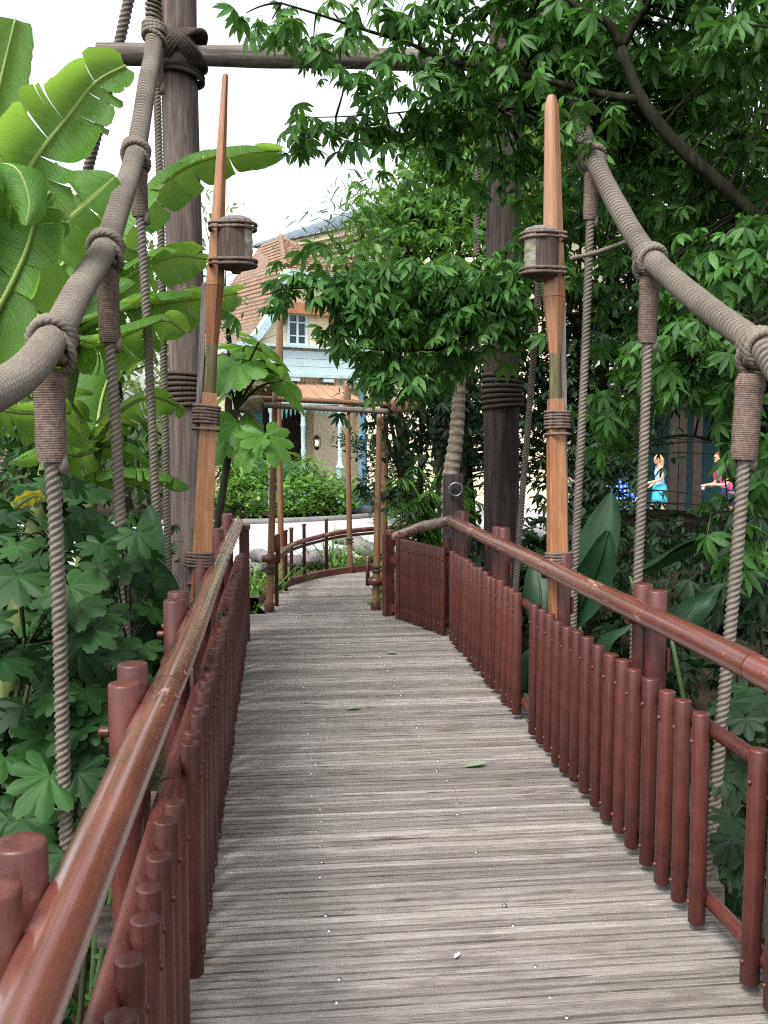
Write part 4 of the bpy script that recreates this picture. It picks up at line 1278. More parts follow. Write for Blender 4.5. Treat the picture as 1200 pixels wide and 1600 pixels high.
PAL = [palmate(k, 1.0, w, s) for k, w, s in ((5, .29, 1), (6, .27, 2), (7, .25, 3), (6, .3, 4))]
LOB = [lobed(9, .44, 1), lobed(7, .48, 2), lobed(9, .38, 3), lobed(7, .4, 5)]
LOB2 = [lobed(9, .3, 7), lobed(7, .34, 8)]
OVAL = [oval(), oval(1, .36, .3), oval(1, .55, .05)]
BLADE = [leaflet(1, .07, .5, .2), leaflet(1, .09, .8, .2)]


def blob_clumps(px, py, d, rp, n, flat=1.0, thick=None):
    """n clump centres spread through an ellipsoid that spans rp photo pixels"""
    c = P(px, py, d); r = rp * d / F_PX
    u = rng.normal(size=(n, 3)); u /= np.linalg.norm(u, axis=1)[:, None]
    rad = rng.uniform(.25, 1, n) ** .5
    q = u * rad[:, None] * r
    q[:, 2] *= flat; q[:, 1] *= (thick or 1.0)
    return c + q


def leaf_cloud(b, cents, k, spread, size, tmpls, pitch=(.0, .9), jitter=.35, outward=None):
    n = len(cents)
    if n == 0: return
    pos = np.repeat(cents, k, 0) + rng.normal(size=(n * k, 3)) * spread * np.array([1, 1, .6])
    m = len(pos)
    az = rng.uniform(0, 6.2832, m)
    if outward is not None:
        o = pos - np.repeat(cents, k, 0) + np.array(outward)
        az = np.arctan2(o[:, 1], o[:, 0]) + rng.normal(0, .7, m)
    pit = rng.uniform(*pitch, m); rol = rng.normal(0, jitter, m)
    sc_ = size * rng.uniform(.5, 1.2, m)
    w = rng.integers(0, len(tmpls), m)
    M = frames(az, pit, rol)
    for t in range(len(tmpls)):
        s = w == t
        b.scatter(tmpls[t], pos[s], M[s], sc_[s])


def twigs(b, limbs, cents, r0=.008):
    """thin bending twigs from the nearest limb point to each clump"""
    allp = np.vstack(limbs)
    for c in cents:
        i = int(np.argmin(((allp - c) ** 2).sum(1) + .6 * np.maximum(0, allp[:, 2] - c[2]) ** 2))
        a = allp[i]; L = np.linalg.norm(c - a)
        if L < .1 or L > 3: continue
        mid = (a + c) / 2 + np.array([0, 0, .1 * L]) + rng.normal(size=3) * .06 * L
        t = np.linspace(0, 1, 7)[:, None]
        p = (1 - t) ** 2 * a + 2 * t * (1 - t) * mid + t ** 2 * c
        b.tube(p, np.linspace(r0 * (1 + .5 * L), r0 * .45, 7), 5, caps=False)


L_MAIN = m_leaf('palmate_leaf', (.025, .074, .019), (.068, .168, .04), .34, .48)
L_BRIGHT = m_leaf('bright_leaf', (.04, .108, .022), (.092, .2, .04), .38, .42)
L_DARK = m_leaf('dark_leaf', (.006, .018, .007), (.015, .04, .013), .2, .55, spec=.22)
L_BANANA = m_leaf('banana_leaf', (.07, .18, .025), (.1, .23, .04), .45, .35, True, tcol=(.36, .58, .07))
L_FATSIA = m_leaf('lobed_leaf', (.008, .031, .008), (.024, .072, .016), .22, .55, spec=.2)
L_PAPER = m_leaf('paper_plant_leaf', (.065, .17, .03), (.11, .25, .045), .4, .4)
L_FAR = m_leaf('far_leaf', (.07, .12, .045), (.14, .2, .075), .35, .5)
L_BUSH = m_leaf('bush_leaf', (.05, .13, .025), (.12, .24, .05), .3, .45)
L_CONE = m_leaf('spiky_leaf', (.03, .085, .028), (.065, .145, .042), .25, .5)
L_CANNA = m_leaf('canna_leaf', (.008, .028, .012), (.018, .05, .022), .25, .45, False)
L_YELLOW = m_leaf('yellow_leaf', (.4, .3, .03), (.5, .4, .05), .4, .4)
BARK = m_wood('mossy_bark', (.01, .01, .006), (.028, .028, .016), 2, .9, scale=.8)
BARKD = m_wood('dark_bark', (.018, .014, .01), (.05, .04, .03), 2, .9, scale=.8)


def tree(label, name, cat, base, limbs, blobs, mat, tmpls, size, k, spread, dens=1.0, bark=None, pitch=(.0, .9), flat=.8, twig=True, group=None, extra=None):
    root = thing(name, label, cat, base, group=group)
    bb = B(); ps = []
    for path, r0, r1 in limbs:
        p = spline(path, max(12, int(plen(path) / .08)))
        bb.tube(p, np.linspace(r0, r1, len(p)), 12, mod=lambda t, s: 1 + .06 * np.sin(3 * t + s * 4) + .04 * np.sin(s * 9 + t)); ps.append(p)
    lf = B(); allc = []
    for q in blobs:
        px, py, d, rp = q[:4]
        den = q[4] if len(q) > 4 else 1.0
        r = rp * d / F_PX
        n = max(2, int(dens * den * 26 * (r / .45) ** 1.7 * (.12 / size) ** .9))
        c = blob_clumps(px, py, d, rp, n, flat)
        allc.append(c)
        leaf_cloud(lf, c, k, spread, size, tmpls, pitch)
    if extra is not None:
        c, = extra; allc.append(c); leaf_cloud(lf, c, k, spread, size, tmpls, pitch)
    if twig and ps:
        for c in allc: twigs(bb, ps, c[:: 2])
    if limbs: bb.build('trunk', bark or BARK, root)
    lf.build('crown', mat, root, smooth=True)
    return root


# --- the big palmate-leaved tree overhanging from the right
T0 = np.array([5.3, 6.9, -2.2])
J1 = P(1192, 349, 6.1); J2 = P(1001, 150, 6.2); J3 = P(971, 75, 6.25)
limbs = [([T0, (5.15, 6.9, .2), (4.7, 6.6, 2.0), P(1300, 430, 6.2), J1, P(1106, 270, 6.1), P(1042, 210, 6.15), J2, J3], .11, .034),
         ([J3, P(949, 34, 6.25), P(900, 10, 6.3), P(860, -40, 6.4)], .03, .014),
         ([J3, P(994, 34, 6.2), P(1016, 0, 6.1), P(1030, -60, 6)], .028, .014),
         ([P(997, 155, 6.2), P(945, 148, 6.3), P(877, 131, 6.5), P(836, 122, 6.6), P(760, 106, 6.8), P(690, 92, 7.0), P(640, 68, 7.05), P(575, 48, 7.0), P(505, 25, 6.9), P(440, 5, 6.8)], .026, .006),
         ([P(930, 176, 6.6), P(860, 168, 6.9), P(800, 170, 7.2), P(735, 172, 7.4), P(660, 172, 7.4)], .014, .005),
         ([T0 + [0, 0, 1.8], (4.8, 7.2, 1.2), P(1100, 560, 7.4), P(960, 500, 7.6), P(820, 490, 7.5), P(700, 492, 7.4), P(640, 486, 7.4), P(560, 465, 7.5), P(510, 450, 7.5), P(440, 452, 7.5)], .05, .005),
         ([P(760, 492, 7.45), P(700, 540, 7.5), P(640, 548, 7.5), P(570, 545, 7.5)], .014, .005),
         ([J1, P(1250, 200, 5.6), P(1230, 60, 5.4), P(1200, -80, 5.2)], .05, .02),
         ([P(1300, 430, 6.2), P(1230, 480, 5.7), P(1150, 520, 5.6), P(1080, 560, 5.8)], .03, .008),
         ([T0 + [0, 0, 2.4], P(1240, 640, 6.3), P(1150, 690, 6.2), P(1070, 680, 6.3), P(1000, 690, 6.6)], .03, .008)]
blobs = [(1170, 50, 5.9, 100), (1080, 30, 6.3, 95), (1000, 60, 6.7, 80), (920, 40, 6.5, 85), (850, 70, 6.6, 75), (790, 40, 6.9, 70), (725, 45, 7.0, 55, .8), (690, 20, 7, 50, .6),
         (1150, 170, 6.6, 90), (1060, 130, 6.9, 80), (1180, 270, 6.6, 100), (1090, 210, 7.2, 80), (900, 110, 7, 60), (830, 140, 7.2, 60),
         (690, 130, 7.1, 55), (740, 210, 7.4, 65), (665, 205, 7.4, 50), (720, 120, 7.2, 40, .7),
         (900, 230, 7.3, 65), (908, 160, 6.3, 28), (895, 195, 6.4, 20), (925, 205, 6.2, 22), (880, 130, 6.3, 24), (960, 200, 7, 60), (1010, 270, 7, 70), (1100, 330, 6.8, 80), (1040, 340, 7.2, 70), (940, 320, 7.6, 60), (830, 280, 8.0, 50, .5), (800, 245, 7.7, 42, .6), (765, 320, 7.7, 38, .6), (880, 360, 7.7, 50),
         (1170, 400, 5.9, 85), (1100, 430, 6.2, 70), (1050, 460, 6.8, 65), (1130, 510, 5.7, 75), (1070, 560, 5.9, 65), (1180, 560, 6.2, 75), (960, 430, 7.3, 60), (990, 520, 7.6, 60),
         (1110, 600, 6.0, 62), (1190, 690, 5.9, 48), (1050, 590, 6.6, 50), (1000, 600, 7.2, 60), (960, 660, 7.6, 60), (1180, 780, 6.0, 55), (1190, 880, 5.6, 50),
         (820, 410, 7.3, 50), (780, 440, 7.2, 55), (720, 430, 7.3, 60), (660, 440, 7.3, 55), (600, 450, 7.4, 55), (555, 440, 7.5, 44), (510, 445, 7.5, 40), (530, 500, 7.5, 30, .8), (450, 442, 7.5, 30, .8), (415, 455, 7.5, 14, .8),
         (740, 500, 7.3, 60), (680, 505, 7.4, 55), (620, 520, 7.5, 55), (570, 510, 7.5, 40, .7), (525, 485, 7.5, 30, .8), (640, 575, 7.6, 50), (590, 585, 7.6, 42), (700, 570, 7.6, 50), (800, 500, 7.4, 45), (540, 545, 7.6, 22, .5),
         # hidden upper and outer crown that shades the walk
         (1350, 200, 6, 160), (1350, 500, 6.5, 170), (1150, -150, 6, 170, .7), (950, -120, 6.5, 150, .7), (1400, -100, 5.5, 200, .7), (780, -70, 6.9, 80, .7)]
sp_px = [(385, 20, 6.8), (405, 38, 6.8), (425, 30, 6.8), (440, 55, 6.8), (455, 20, 6.8), (470, 78, 6.9), (490, 60, 6.9), (508, 85, 6.9), (530, 95, 7), (545, 60, 7), (560, 20, 7), (585, 95, 7), (600, 60, 7), (560, 115, 7), (620, 100, 7), (640, 130, 7.1), (610, 140, 7), (580, 140, 7), (540, 130, 7), (650, 40, 7), (630, 20, 7), (500, 110, 7.0), (520, 20, 7), (600, 15, 7),
         (455, 195, 7.3), (440, 215, 7.3), (475, 200, 7.3), (500, 205, 7.3), (520, 190, 7.3), (540, 210, 7.3), (560, 215, 7.3), (580, 195, 7.3), (605, 215, 7.3), (620, 200, 7.3), (600, 180, 7.3), (640, 225, 7.4), (525, 215, 7.3), (465, 225, 7.3), (620, 240, 7.4), (650, 180, 7.3)]
limbs.append(([P(660, 172, 7.4), P(600, 178, 7.35), P(540, 182, 7.3), P(470, 185, 7.3), P(445, 195, 7.3)], .006, .003))
tree('big dark green tree with hand shaped leaves overhanging the bridge from the right', 'broadleaf_tree', 'tree', T0, limbs, blobs, L_MAIN, PAL, .155, 4, .11, 1.25, pitch=(.05, 1.05),
     extra=(np.array([P(*q) for q in sp_px]),))


def upright(base, px, py, d, n=6):
    e = P(px, py, d); b0 = np.array(base, float)
    return [b0, b0 + (e - b0) * .35 + [0, 0, .3], b0 + (e - b0) * .7 + rng.normal(size=3) * .15, e]


def gbase(px, d):
    q = P(px, 800, d); return np.array([q[0], q[1], float(ground_z(q[0], q[1])) - .1])


# --- bright green trees between the bridge and the house (middle of the picture)
bs = gbase(700, 12.5)
tree('bright green leafy tree behind the right tower post, above the gateway', 'broadleaf_tree', 'tree', bs, [(upright(bs, 690, 380, 12.5), .12, .05), (upright(bs, 650, 420, 12.2), .06, .02), (upright(bs, 720, 250, 12.8), .06, .02)],
     [(665, 300, 12.5, 65), (598, 345, 12.5, 40), (592, 405, 12.5, 40), (630, 340, 12.5, 50), (720, 270, 12.8, 75), (655, 390, 12.5, 60), (710, 370, 12.5, 75), (830, 240, 13, 70), (850, 330, 13, 70), (780, 330, 13.5, 80), (650, 470, 12.5, 70), (720, 460, 12.8, 70), (620, 520, 12.3, 55), (690, 240, 13, 60), (830, 430, 13, 60), (760, 170, 13.2, 60), (830, 160, 13.2, 60), (780, 240, 13, 60), (880, 200, 13.4, 60), (740, 330, 12.8, 60)], L_BRIGHT, OVAL + PAL[:1], .15, 9, .2, 1.2, pitch=(.1, 1.1))
bs = gbase(690, 10.6)
tree('dark leaved small tree over the right gateway oars, hanging low', 'small_tree', 'tree', bs, [(upright(bs, 660, 620, 10.6), .05, .02), (upright(bs, 610, 640, 10.3), .03, .01), ([bs, P(650, 810, 10.4), P(630, 750, 10.3), P(605, 690, 10.2), P(600, 640, 10.2)], .03, .012)],
     [(640, 640, 10.6, 50), (690, 640, 10.8, 55), (610, 610, 10.4, 38), (660, 700, 10.8, 45), (730, 680, 11, 50), (620, 680, 10.6, 30, .7), (680, 590, 10.8, 50), (740, 610, 11, 50), (600, 780, 10.0, 24), (625, 770, 10.2, 24)], L_DARK, OVAL + PAL[2:3], .13, 8, .16, 1.0, pitch=(.1, 1.0))
bs = gbase(650, 19)
tree('pale spiky leaved tree standing in front of the cream building', 'spiky_tree', 'tree', bs, [(upright(bs, 565, 350, 19), .14, .04), (upright(bs, 530, 380, 18.8), .05, .02)],
     [(540, 345, 19, 30, .7), (575, 320, 19, 36, .8), (530, 395, 18.8, 38), (575, 390, 19, 45), (620, 360, 19, 45), (600, 440, 19, 50), (560, 290, 19.2, 22, .6), (550, 470, 18.8, 40), (620, 520, 19, 50), (600, 600, 19, 50), (545, 420, 18.8, 30)], L_CONE, BLADE + [leaflet(1, .16, .1, .1)], .3, 13, .3, 1.5, pitch=(-.9, .5))
# --- dark trees behind the right hand side
bs = gbase(930, 13.5)
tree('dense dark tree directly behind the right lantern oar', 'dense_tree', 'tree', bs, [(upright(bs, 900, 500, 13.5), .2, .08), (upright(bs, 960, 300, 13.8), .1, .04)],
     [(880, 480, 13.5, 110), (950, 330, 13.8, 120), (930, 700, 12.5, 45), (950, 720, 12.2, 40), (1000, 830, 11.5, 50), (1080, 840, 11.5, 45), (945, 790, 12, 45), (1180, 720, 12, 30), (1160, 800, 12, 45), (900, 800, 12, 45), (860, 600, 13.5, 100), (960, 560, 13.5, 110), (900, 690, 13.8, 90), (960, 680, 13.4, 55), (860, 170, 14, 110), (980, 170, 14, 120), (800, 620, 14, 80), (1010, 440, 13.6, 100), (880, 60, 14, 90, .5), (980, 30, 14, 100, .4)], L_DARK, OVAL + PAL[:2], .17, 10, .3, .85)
bs = gbase(1120, 15)
tree('dense dark tree at far right behind the thick rope', 'dense_tree', 'tree', gbase(1235, 14.5), [(upright(gbase(1235, 14.5), 1120, 400, 14.5), .22, .08), (upright(gbase(1235, 14.5), 1180, 250, 14.6), .12, .05)],
     [(1080, 330, 14.5, 120), (1180, 330, 14.5, 130), (1110, 480, 14.5, 120), (1200, 520, 14.3, 120), (1060, 550, 14.5, 85), (1150, 580, 14.4, 75), (1100, 170, 15, 110, .5), (1200, 150, 15, 120, .5), (1080, 50, 15, 100, .3), (1190, 20, 15, 110, .3), (1230, 680, 14, 60)], L_DARK, OVAL + PAL[:2], .17, 10, .3, .85)
bs = gbase(730, 15.5)
tree('dark tree filling the gap left of the right tower post', 'dense_tree', 'tree', bs, [(upright(bs, 720, 560, 15.5), .18, .07)],
     [(740, 520, 15.5, 80), (690, 560, 15.5, 75), (770, 640, 15.5, 80), (700, 670, 15.3, 60), (820, 700, 15.5, 60), (650, 610, 15.5, 55), (760, 740, 15.0, 40), (880, 740, 15.5, 45)], L_DARK, OVAL, .16, 10, .28, .9)
# far-off wood closing the view on the right
fw = B()
for (px, py, d, rp) in [(700, 480, 34, 90), (800, 400, 34, 150), (900, 500, 33, 150), (1000, 560, 34, 120), (1100, 480, 35, 150), (1220, 500, 34, 160), (1000, 330, 35, 150), (1180, 300, 36, 150), (850, 640, 32, 110), (760, 640, 32, 80), (960, 690, 34, 60), (1100, 650, 36, 70), (1250, 660, 34, 110), (880, 260, 36, 130), (760, 280, 36, 100)]:
    c = blob_clumps(px, py, d, rp, int(50 * (rp / 100) ** 2), .9)
    leaf_cloud(fw, c, 9, .6, .5, OVAL)
o = fw.build('far_wood', L_DARK); tag(o, 'dark far-off wood closing the view on the right', 'wood', kind='stuff')

# --- pale trees on the left, behind the banana plants
for lab, bx, d, bl in (('pale hazy tree left of the house, beyond the left tower post', 360, 23, [(352, 470, 23, 22), (358, 520, 23, 18), (345, 400, 23, 22), (335, 330, 23, 25, .6), (345, 560, 23, 30), (370, 590, 22, 30)]),
                       ('pale leafy tree high behind the banana leaves, left of the left tower post', 200, 24, [(160, 330, 24, 45, .6), (220, 340, 24, 50, .6), (110, 420, 24, 50, .7), (200, 430, 24, 60, .8), (250, 300, 24, 35, .5), (270, 420, 24, 50, .7), (180, 520, 23, 60), (260, 530, 23, 55)]),
                       ('pale green tree at the far left edge behind the big banana leaf', 30, 22, [(20, 520, 22, 50), (70, 560, 22, 50), (60, 480, 22, 45), (10, 620, 22, 60), (110, 610, 22, 55), (-50, 520, 22, 80)])):
    bs = gbase(bx, d)
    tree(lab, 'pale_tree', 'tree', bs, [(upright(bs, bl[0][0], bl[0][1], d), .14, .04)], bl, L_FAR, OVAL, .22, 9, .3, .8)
fw = B()
for (px, py, d, rp) in [(60, 640, 40, 120), (200, 640, 40, 110), (300, 650, 42, 80), (-60, 560, 40, 140), (140, 560, 42, 100), (290, 580, 44, 60), (340, 640, 42, 50)]:
    c = blob_clumps(px, py, d, rp, int(46 * (rp / 100) ** 2), .8); leaf_cloud(fw, c, 9, .6, .5, OVAL)
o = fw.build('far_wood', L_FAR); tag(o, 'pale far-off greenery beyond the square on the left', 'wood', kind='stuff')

# --- shrubs before the house
for lab, mt, tm, sz, bl in (('rounded bright shrub at the left of the bed before the house', L_BUSH, OVAL, .14, [(385, 775, 21, 32), (360, 770, 21, 28), (405, 785, 20.6, 22), (375, 755, 21.4, 24)]),
                            ('rounded bright shrub in the middle of the bed before the house', L_BUSH, OVAL, .14, [(480, 780, 20.8, 34), (515, 785, 20.8, 26), (450, 785, 20.8, 26), (475, 760, 21, 24), (500, 770, 21, 24)]),
                            ('shrub with long arching leaves in front of the porch columns', L_BUSH, BLADE + [leaflet(1, .16, .5, .1)], .42, [(470, 745, 21.8, 26), (500, 750, 21.8, 24), (450, 740, 21.8, 24), (485, 735, 21.8, 20)]),
                            ('tall strappy leaved shrub behind the left bed shrub', L_BUSH, BLADE + [leaflet(1, .16, .5, .1)], .45, [(395, 740, 22, 26), (365, 735, 22, 30), (418, 745, 22, 18), (350, 725, 22, 26)]),
                            ('shrub at the right of the bed beside the lamp post', L_BUSH, OVAL, .13, [(535, 775, 21.4, 22), (528, 755, 21.6, 20), (545, 790, 21.2, 14)]),
                            ('dark shrub right of the lamp post, behind the gateway', L_DARK, OVAL, .14, [(585, 760, 19, 20), (600, 720, 19, 28), (610, 780, 18, 26), (580, 700, 20, 24), (640, 760, 17, 36), (545, 690, 23, 14)])):
    d = bl[0][2]; bs = gbase(bl[0][0], d)
    tree(lab, 'shrub', 'shrub', bs, [([bs, bs + [0, 0, .3]], .03, .02)], bl, mt, tm, sz, 12, .13, 2.0, pitch=(-.8, .6), twig=False, flat=.95)


# --- banana plants
def banana_leaf(b, mb, pts, W, side=(0, 1, 0), droop=(.5, .5), splits=(), n=60, prof=None, curl=0.0, m=9, auto=6):
    """pts: midrib through world points; side: direction the blade spreads; droop: how far each half hangs (radians); splits: (t, half, gap)"""
    mid = spline(pts, n); t = np.gradient(mid, axis=0); t /= np.linalg.norm(t, axis=1)[:, None]
    s = np.array(side, float)
    sv = s[None] - t * (t @ s)[:, None]; sv /= np.linalg.norm(sv, axis=1)[:, None]
    up = np.cross(t, sv); up *= np.sign(up[:, 2].sum() + 1e-6)
    u = np.linspace(0, 1, n)
    wd = W * (prof(u) if prof else np.clip(np.sin(np.pi * (u * .88 + .1)), 0, 1) ** .55)
    splits = list(splits) + [(rng.uniform(.12, .96), h_, 0) for h_ in (0, 1) for _ in range(auto)]
    ragged = rng.normal(0, .03, (2, n)).cumsum(1); ragged -= np.linspace(0, 1, n) * ragged[:, -1:]; ragged = np.clip(ragged, -.12, .12) if auto else ragged * 0
    for half, sg in ((0, -1), (1, 1)):
        cuts = sorted([c_ for c_ in splits if c_[1] == half])
        seg = [0] + [int(c_[0] * (n - 1)) for c_ in cuts] + [n - 1]
        for k in range(len(seg) - 1):
            a, e = seg[k], seg[k + 1]
            if e - a < 1: continue
            idx = np.arange(a, e + 1)
            extra = 0.0 if not cuts else rng.uniform(-.2, .4)
            skew = rng.uniform(-.05, .05) if cuts else 0
            V, UV = [], []
            for q in idx:
                ang = droop[half] + extra
                f = (q - a) / max(1, e - a)
                shr = 1.0
                if cuts: shr = 1 - .1 * (abs(f - .5) * 2) ** 4
                for r_ in np.linspace(0, 1, m):
                    aa = ang * (r_ ** .8)
                    off = sg * sv[q] * math.cos(aa) * r_ + up[q] * (.10 * r_ * (1 - r_)) - up[q] * math.sin(aa) * r_ 
                    g = (f - .5) * (1 - shr) * 0
                    along = t[q] * (wd[q] * r_ * (.18 + skew))
                    # torn edges pull together
                    pinch = t[q] * (-(f - .5) * .12 * r_ * (1 if cuts else 0)) * (e - a) / n
                    V.append(mid[q] + off * wd[q] * shr * (1 + ragged[half, q] * r_ ** 3) + along + pinch + up[q] * .008 * math.sin(q * .37 + r_ * 3) * r_)
                    UV.append((.5 + sg * .5 * r_, q / n * 4 + r_ * .35 * 1))
            K = len(idx)
            i = np.arange(K - 1)[:, None] * m; j = np.arange(m - 1)[None]
            Q = np.stack([i + j, i + j + 1, i + m + j + 1, i + m + j], -1).reshape(-1, 4)
            if sg > 0: Q = Q[:, ::-1]
            b.add(V, Q=Q, UV=UV)
    mb.tube(mid - up * .008, np.linspace(.022, .005, n), 8)


L_RIB = m_plain('leaf_rib', (.22, .3, .08), .5, .15)


def banana(label, base, stems, leaves):
    root = thing('banana_plant', label, 'banana plant', base)
    b = B()
    for st, r0, r1 in stems: b.tube(spline(st, 30), np.linspace(r0, r1, 30), 14, mod=lambda t, s: 1 + .06 * np.sin(2 * t + s * 3))
    b.build('trunk', m_plain('banana_stem', (.1, .13, .045), .6, .4, 5, .2, stretch=(3, 3, .5)), root)
    for kw in leaves:
        lb, mb = B(), B()
        mat = kw.pop('mat', L_BANANA)
        banana_leaf(lb, mb, **kw)
        o = lb.build('leaf', mat, root)
        mb.build('midrib', L_RIB, o)
    return root


def PP(*a): return [P(*q) for q in a]


bA = np.array([-2.1, 4.6, -2.1])
crownA = P(-60, 560, 4.8)
banana('big banana plant at the far left with a tall upright pale leaf', bA, [([bA, bA + [0, 0, 1.4], crownA], .11, .07)], [
    dict(pts=PP((-60, 560, 4.8), (-40, 380, 4.75), (-14, 200, 4.7), (24, 30, 4.65)), W=.2, side=(1, .25, 0), droop=(.25, .3), auto=1, prof=lambda u: np.clip(np.sin(np.pi * (.2 + u * .74)), 0, 1) ** .5),
    dict(pts=PP((-60, 560, 4.8), (-10, 400, 4.6), (45, 268, 4.5), (110, 180, 4.5), (150, 130, 4.5), (196, 104, 4.55)), W=.27, side=(.75, -.1, -.8), droop=(.9, .15), splits=((.42, 1), (.6, 1), (.66, 1), (.8, 1), (.87, 1), (.94, 1), (.5, 0), (.58, 0), (.75, 0), (.9, 0))),
    dict(pts=PP((-60, 560, 4.8), (-20, 470, 4.9), (50, 390, 5.1), (120, 330, 5.3), (180, 275, 5.5)), W=.33, side=(.6, .1, -.8), droop=(.2, .1), splits=((.6, 1), (.8, 1), (.7, 0))),
    dict(pts=PP((-60, 560, 4.8), (-30, 330, 4.4), (-10, 262, 4.3), (25, 262, 4.25), (45, 310, 4.2), (40, 352, 4.15)), W=.14, side=(1, .25, .1), droop=(.35, .3), auto=2),
    dict(pts=PP((-60, 560, 4.8), (-10, 500, 4.5), (40, 400, 4.4), (60, 330, 4.4), (80, 300, 4.4)), W=.26, side=(.7, -.3, -.6), droop=(.3, .2), splits=((.6, 0),)),
    dict(pts=PP((-60, 570, 4.8), (-40, 620, 4.5), (20, 640, 4.4), (90, 650, 4.5), (140, 690, 4.6)), W=.16, side=(.2, .6, -.5), droop=(.5, .4), splits=((.5, 1),)),
])
bB = np.array([-1.95, 6.4, -2.1]); cB = P(120, 520, 6.6)
banana('banana plant behind the left hanging ropes with a long leaf crossing the tower post', bB, [([bB, bB + [.1, 0, 1.5], cB], .1, .06)], [
    dict(pts=PP((120, 520, 6.6), (160, 400, 6.8), (215, 320, 7.1), (290, 262, 7.4), (365, 240, 7.6), (440, 236, 7.8)), W=.25, side=(.2, .35, -.9), droop=(1.2, .12), splits=((.4, 1), (.52, 1), (.62, 1), (.8, 1), (.45, 0), (.6, 0)), prof=lambda u: np.clip(np.sin(np.pi * (.12 + u * .86)), 0, 1) ** .5),
    dict(pts=PP((120, 520, 6.6), (70, 500, 6.4), (40, 470, 6.3), (110, 380, 6.5), (170, 330, 6.7), (225, 300, 6.9))[0:1] + PP((60, 470, 6.4), (110, 400, 6.5), (165, 345, 6.7)), W=.17, side=(.6, .1, -.7), droop=(.4, .3), splits=((.6, 1),)),
    dict(pts=PP((120, 520, 6.6), (170, 455, 6.7), (225, 415, 6.9), (275, 400, 7.2), (322, 405, 7.5)), W=.23, side=(.1, .5, -.8), droop=(1.0, .2), splits=((.5, 1), (.7, 1), (.6, 0))),
    dict(pts=PP((120, 520, 6.6), (150, 500, 6.5), (200, 480, 6.6), (270, 470, 6.9), (325, 465, 7.2), (370, 458, 7.6)), W=.24, side=(.1, .6, -.7), droop=(.8, .5), splits=((.45, 1), (.6, 1), (.8, 1), (.5, 0))),
    dict(pts=PP((120, 530, 6.6), (150, 540, 6.3), (200, 520, 6.2), (255, 500, 6.3), (290, 520, 6.4)), W=.2, side=(.1, .5, -.8), droop=(.9, .2), splits=((.5, 1), (.75, 1))),
    dict(pts=PP((120, 540, 6.6), (60, 560, 6.3), (10, 600, 6.1), (-40, 680, 6.0)), W=.2, side=(-.3, .5, -.7), droop=(.4, .5), splits=((.5, 1),)),
])
bC = np.array([-1.55, 7.2, -2.1]); cC = P(150, 690, 7.0)
banana('low banana plant with an arching pale leaf before the left tower post', bC, [([bC, bC + [0, 0, 1.2], cC], .08, .05)], [
    dict(pts=PP((100, 750, 6.8), (150, 738, 6.7), (200, 732, 6.6), (255, 738, 6.6), (298, 760, 6.6)), W=.14, side=(0, .9, -.3), droop=(.8, .9), splits=((.6, 0), (.8, 1))),
    dict(pts=PP((150, 690, 7), (190, 640, 6.8), (240, 620, 6.9), (290, 640, 7.0)), W=.2, side=(.1, .7, -.6), droop=(.5, .3), splits=((.6, 1),)),
    dict(pts=PP((150, 690, 7), (120, 640, 6.9), (90, 610, 6.7), (50, 600, 6.6)), W=.2, side=(-.2, .7, -.5), droop=(.5, .4)),
    dict(pts=PP((150, 700, 7), (120, 710, 6.6), (70, 700, 6.4), (20, 720, 6.3)), W=.17, side=(-.1, .7, -.5), droop=(.5, .4), splits=((.5, 0),)),
    dict(pts=PP((150, 690, 7), (160, 620, 7.2), (180, 575, 7.4), (215, 560, 7.5)), W=.22, side=(.6, .5, -.4), droop=(.4, .4)),
    dict(pts=PP((150, 700, 7), (180, 690, 6.9), (215, 700, 6.8), (240, 730, 6.8)), W=.15, side=(.2, .8, -.3), droop=(.5, .5)),
    dict(pts=PP((20, 790, 5.0), (35, 780, 5.0), (55, 772, 5.0), (72, 776, 5)), W=.05, side=(0, .6, -.6), droop=(.3, .3), mat=L_YELLOW, auto=0),
])
sp_ = thing('banana_shoot', 'young pale banana shoot standing upright behind the thick left rope', 'banana shoot', P(64, 640, 7.4))
B().tube(PP((64, 640, 7.4), (63, 580, 7.4), (64, 490, 7.4), (66, 440, 7.4)), [.03, .06, .045, .035], 12).build('shoot', m_plain('pale_shoot', (.35, .5, .15), .5), sp_)


# --- big lobed-leaf plants
def lobed_plant(name, label, cat, base, leaves, mat, tm=LOB, stemr=.02, face=.8, group=None, stem_top=None):
    root = thing(name, label, cat, base, group=group)
    lb, sb = B(), B()
    base = np.array(base, float); top = np.array(stem_top, float) if stem_top is not None else base + [0, 0, .5]
    sb.tube(spline([base, (base + top) / 2 + rng.normal(size=3) * .03, top], 16), np.linspace(stemr * 1.5, stemr, 16), 10)
    for q in leaves:
        c = P(q[0], q[1], q[2]); s = q[3] * q[2] / F_PX
        az = math.atan2(c[1] - top[1], c[0] - top[0]) if len(q) < 5 else q[4]
        az = az + rng.normal(0, .35)
        if rng.random() < face: az = .7 * az + .3 * (-math.pi / 2)
        pit = rng.uniform(.25, .75) if len(q) < 6 else q[5]
        M = frames([az], [pit], [rng.normal(0, .25)])
        k = int(rng.integers(0, len(tm)))
        o_ = c - M[0] @ np.array([.25, 0, 0]) * s
        lb.scatter(tm[k], o_[None], M, [s])
        mid = (top + o_) / 2 + np.array([0, 0, .12 * np.linalg.norm(o_ - top)])
        sb.tube(spline([top, mid, o_], 12), np.linspace(stemr * .55, stemr * .3, 12), 7)
    lb.build('foliage', mat, root); sb.build('stem', m_plain('green_stem', (.03, .035, .018), .7), root)
    return root


